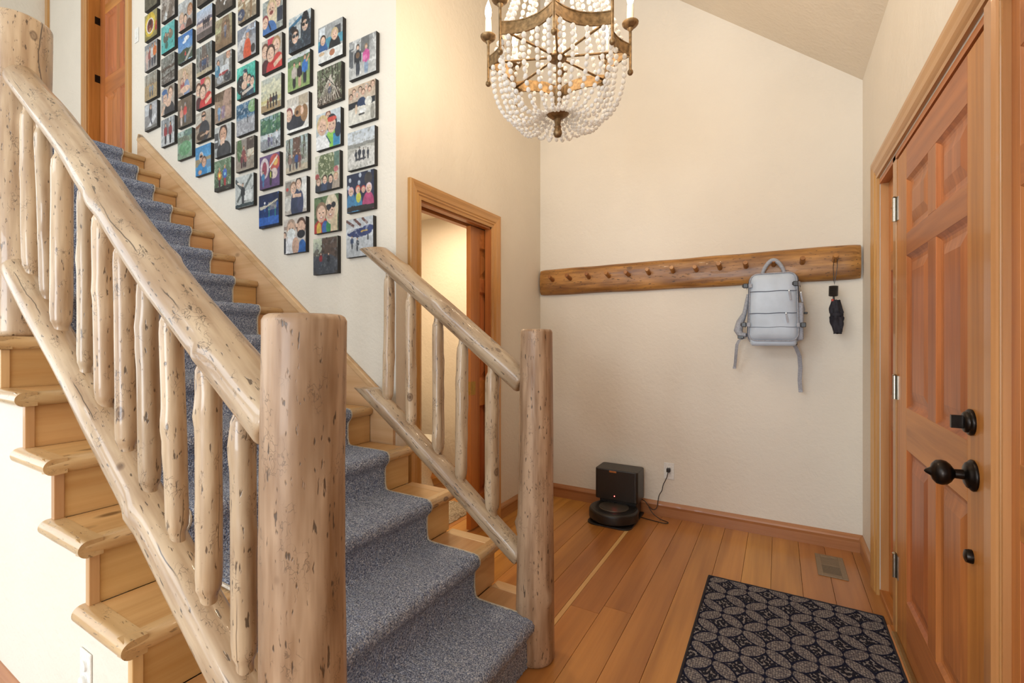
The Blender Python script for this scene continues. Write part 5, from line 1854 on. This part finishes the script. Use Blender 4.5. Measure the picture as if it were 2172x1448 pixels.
 ('H', 0, 'close crowd of pale faces at the top edge of the picture', [('g', 'b0b4b4', '9a8c84'), ('n', 6, .55, 'd8dcdc', .6), ('f', .24, .42, .17, 'c0a080', SK), ('f', .50, .34, .13, BR, SK), ('f', .82, .56, .18, 'a0683c', SK2), ('s', .3, .16, .2, 'c88a7c'), ('s', .75, .22, .24, '5a4038')]),
 ('H', 1, 'small red figure on a path under blue sky and cloud', [('g', '2a6cc0', '9cc0e0'), ('e', .6, .80, .18, .08, 'eef2f6'), ('e', .45, .70, .14, .05, 'dfe8f2'), ('h', 0, .44, '3a4c3c', .22), ('b', .5, 0, 1, .4, .06, 'a8a498'), ('p', .52, .08, .30, BR, SK2, 'c8403c', '3a4460'), ('n', 10, .68, '6a7c5c', .5)]),
 ('H', 2, 'two kids huddled together against a plain tan wall', [('g', 'c4ac90', 'b89c80'), ('h', 0, .12, '9a8474', .04), ('f', .46, .76, .13, 'c8a878', SK), ('s', .48, .64, .2, 'd8b49c'), ('f', .62, .58, .12, 'b08c60', SK), ('s', .62, .46, .2, '7a8cb0'), ('e', .32, .36, .14, .16, 'a84c4c'), ('e', .5, .2, .32, .12, SK), ('f', .30, .52, .10, '8a5c44', SK)]),
 ('H', 3, 'kids in red tank tops before a dark brown wall', [('g', '6a5848', '54483c'), ('n', 6, .6, '7c6850', .6), ('p', .26, .06, .70, 'b0a0a0', SK2, 'd08c74', 'd8c4b8'), ('p', .52, .12, .70, '8aa0b4', SK2, 'd0403c', '6a7c94'), ('n', 12, .70, 'a89880', .5)]),
 ('H', 4, 'quiet green pond ringed by scrub, below the red tank tops', [('g', 'a8bcb8', '7a9878'), ('e', .75, .85, .3, .22, '5a7c74'), ('h', .55, .78, '6a7460', .16), ('e', .52, .36, .42, .26, '5c9c68'), ('n', 8, .60, '86b48c', .5), ('n', 14, .68, '4a5848', .6)]),
 ('I', 0, 'brown blur with white splash at the top edge', [('g', '8a7c70', '6c5c50'), ('n', 5, .55, 'c8c0b8', .7), ('b', .3, 0, .6, .8, .1, 'b0a498'), ('e', .35, .15, .1, .15, 'd8dcdc'), ('n', 9, .66, '4a3e36', .6)]),
 ('I', 1, 'swimmers gathered in flat turquoise sea', [('g', '58b8b4', '3cb0ac'), ('n', 6, .6, '7cd0cc', .5), ('e', .35, .50, .20, .16, '5a5c50'), ('e', .72, .56, .16, .16, '7a7460'), ('f', .66, .70, .07, BR, SK2), ('f', .34, .64, .07, BR, SK2), ('f', .50, .60, .06, BR, SK2), ('e', .4, .24, .12, .14, '3a6c60'), ('n', 12, .70, '3a5a58', .5)]),
 ('I', 2, 'railing bridge in dull grey-brown woods', [('g', '7a8078', '5c5048'), ('n', 8, .55, '9aa09a', .6), ('h', .50, .60, '4a3830', .05), ('n', 14, .60, '3c3430', .7), ('n', 16, .66, 'c0b8b0', .6), ('b', 0, .25, 1, .35, .02, '3a2c28')]),
 ('I', 3, 'two leaning faces, one blue cap and one black tank top', [('g', 'c0b4a4', 'a8988c'), ('r', .6, .7, 1, 1, '8c8478'), ('s', .62, .36, .38, '2a2c34'), ('e', .55, .4, .2, .16, SK), ('f', .70, .72, .19, '6a5040', SK), ('f', .30, .62, .20, '3a5c8c', SK), ('e', .26, .84, .2, .10, '3a64a0'), ('b', 0, .0, .25, .3, .06, SK)]),
 ('I', 4, 'pair in dark red coats standing in snowy woods', [('g', 'b8bcc0', 'd4d4d4'), ('t', 14, '6a7074', .4), ('n', 8, .6, '8a9094', .5), ('p', .34, .06, .78, '2e2a2c', SK2, '9a2c34', '2c2c34'), ('p', .70, .04, .80, '30343a', SK2, '8c3038', '2e3038')]),
 ('J', 0, 'dim olive sliver at the top left corner of the photo wall', [('g', '6a6850', '5c5646'), ('n', 6, .55, '44402f', .6), ('n', 10, .66, '8a8468', .6)]),
 ('J', 1, 'yellow festival costume with a wide open red mouth', [('g', 'a89c60', '8a7c40'), ('e', .45, .55, .42, .46, 'e4c030'), ('e', .45, .50, .30, .30, 'f0ead8'), ('e', .45, .50, .24, .25, '7a2c28'), ('e', .45, .62, .10, .10, '3a2420'), ('e', .45, .34, .12, .08, 'b87848'), ('r', .84, .2, 1, .55, 'b83038'), ('n', 10, .68, 'c8a020', .6)]),
 ('J', 2, 'family group with one bright orange shirt', [('g', 'b8b8b4', '9a9490'), ('h', .8, 1, '8a8c90', .1), ('p', .20, .05, .72, 'c0a080', SK2, 'd8b0a4', 'c0a094'), ('p', .42, .08, .80, '8a6a50', SK2, 'a85a54', '5a4c50'), ('p', .62, .08, .86, BR, SK2, 'd0ccc8', '3c4050'), ('p', .82, .12, .84, '6a5c50', SK2, 'e07030', '3a3c44')]),
 ('J', 3, 'two kids on a bench in a tan autumn field', [('g', 'b0b0a8', 'a8906a'), ('t', 8, '6a6054', .5), ('h', 0, .55, 'b09468', .15), ('p', .44, .10, .50, 'b09070', SK2, '8a94a0', '46526a'), ('p', .64, .10, .50, BR, SK2, '7c8894', '3c465c'), ('n', 14, .66, '846c48', .5)]),
 ('J', 4, 'grey figure seated beside a white window, lowest of the left column', [('g', 'a8a8ac', '8c8a88'), ('r', .05, .55, .35, .95, 'd0d4d8'), ('r', .6, .4, 1, .9, 'b4b4b8'), ('e', .48, .62, .14, .24, '4a4a52'), ('f', .50, .84, .09, BR, SK2), ('b', .3, .05, .9, .45, .09, 'dcdcde'), ('b', .45, .45, .6, .15, .05, '5a5c68'), ('h', 0, .10, '6a6864', .05)]),
]
CC = {'A': (-1.915, 2.785, -.0055), 'B': (-2.172, 2.95, -.0085), 'C': (-2.443, 3.096, -.0095), 'D': (-2.707, 3.289, -.0080), 'E': (-2.982, 3.456, -.006),
      'F': (-3.255, 3.610, -.003), 'G': (-3.500, 3.757, -.004), 'H': (-3.767, 3.665, -.002), 'I': (-4.026, 3.823, -.001), 'J': (-4.302, 4.007, 0)}
ZZ = {'A': [2.785, 2.537, 2.294, 2.065, 1.821], 'B': [2.95, 2.708, 2.457, 2.22, 1.982, 1.746], 'C': [3.096, 2.863, 2.616, 2.374, 2.126, 1.891],
      'D': [3.289, 3.047, 2.803, 2.563, 2.322, 2.079], 'E': [3.456, 3.211, 2.959, 2.717, 2.481, 2.242], 'F': [3.61, 3.363, 3.116, 2.862, 2.627, 2.396],
      'G': [3.757, 3.512, 3.253, 3.021, 2.785, 2.544], 'H': [3.665, 3.423, 3.177, 2.948, 2.709], 'I': [3.823, 3.58, 3.337, 3.102, 2.861], 'J': [4.007, 3.765, 3.523, 3.283, 3.047]}
CS, CT = .208, .022


def smoothf():
    pass


rs = np.random.RandomState(77)
fr = [(a, a + 1, a + NP + 1, a + NP) for j in range(NP - 1) for a in range(j * NP, j * NP + NP - 1)]
for n_, (c, row, desc, ops) in enumerate(PH):
    bx, bz, sl = CC[c]
    cx, cz = bx + sl * row - .013, ZZ[c][row]
    lab = 'canvas photo print: ' + desc
    t = tag(empty('canvas_print', (cx, YS - .0008, cz)), lab, 'photo canvas', 'photo canvases in rows above the stairs')
    t.rotation_euler = (0, rs.uniform(-.008, .008), 0)
    MB().box(-CS / 2, CS / 2, -CT, 0, -CS / 2, CS / 2).build('stretcher_edge', 'edge', t, .0015)
    col = paint(ops, 100 + n_)
    me = bpy.data.meshes.new('print_face')
    e = CS / 2 - .0012
    vs = np.stack([(U * 2 - 1) * e, np.full((NP, NP), -CT - .0006), (V * 2 - 1) * e], -1).reshape(-1, 3)
    me.from_pydata(vs.tolist(), [], fr)
    at = me.color_attributes.new('print', 'FLOAT_COLOR', 'POINT')
    rgba = np.ones((NP * NP, 4), np.float32)
    rgba[:, :3] = col.reshape(-1, 3)
    at.data.foreach_set('color', rgba.ravel())
    me.materials.append(M['print'])
    o = bpy.data.objects.new('print_face', me)
    COL.objects.link(o)
    o.parent = t
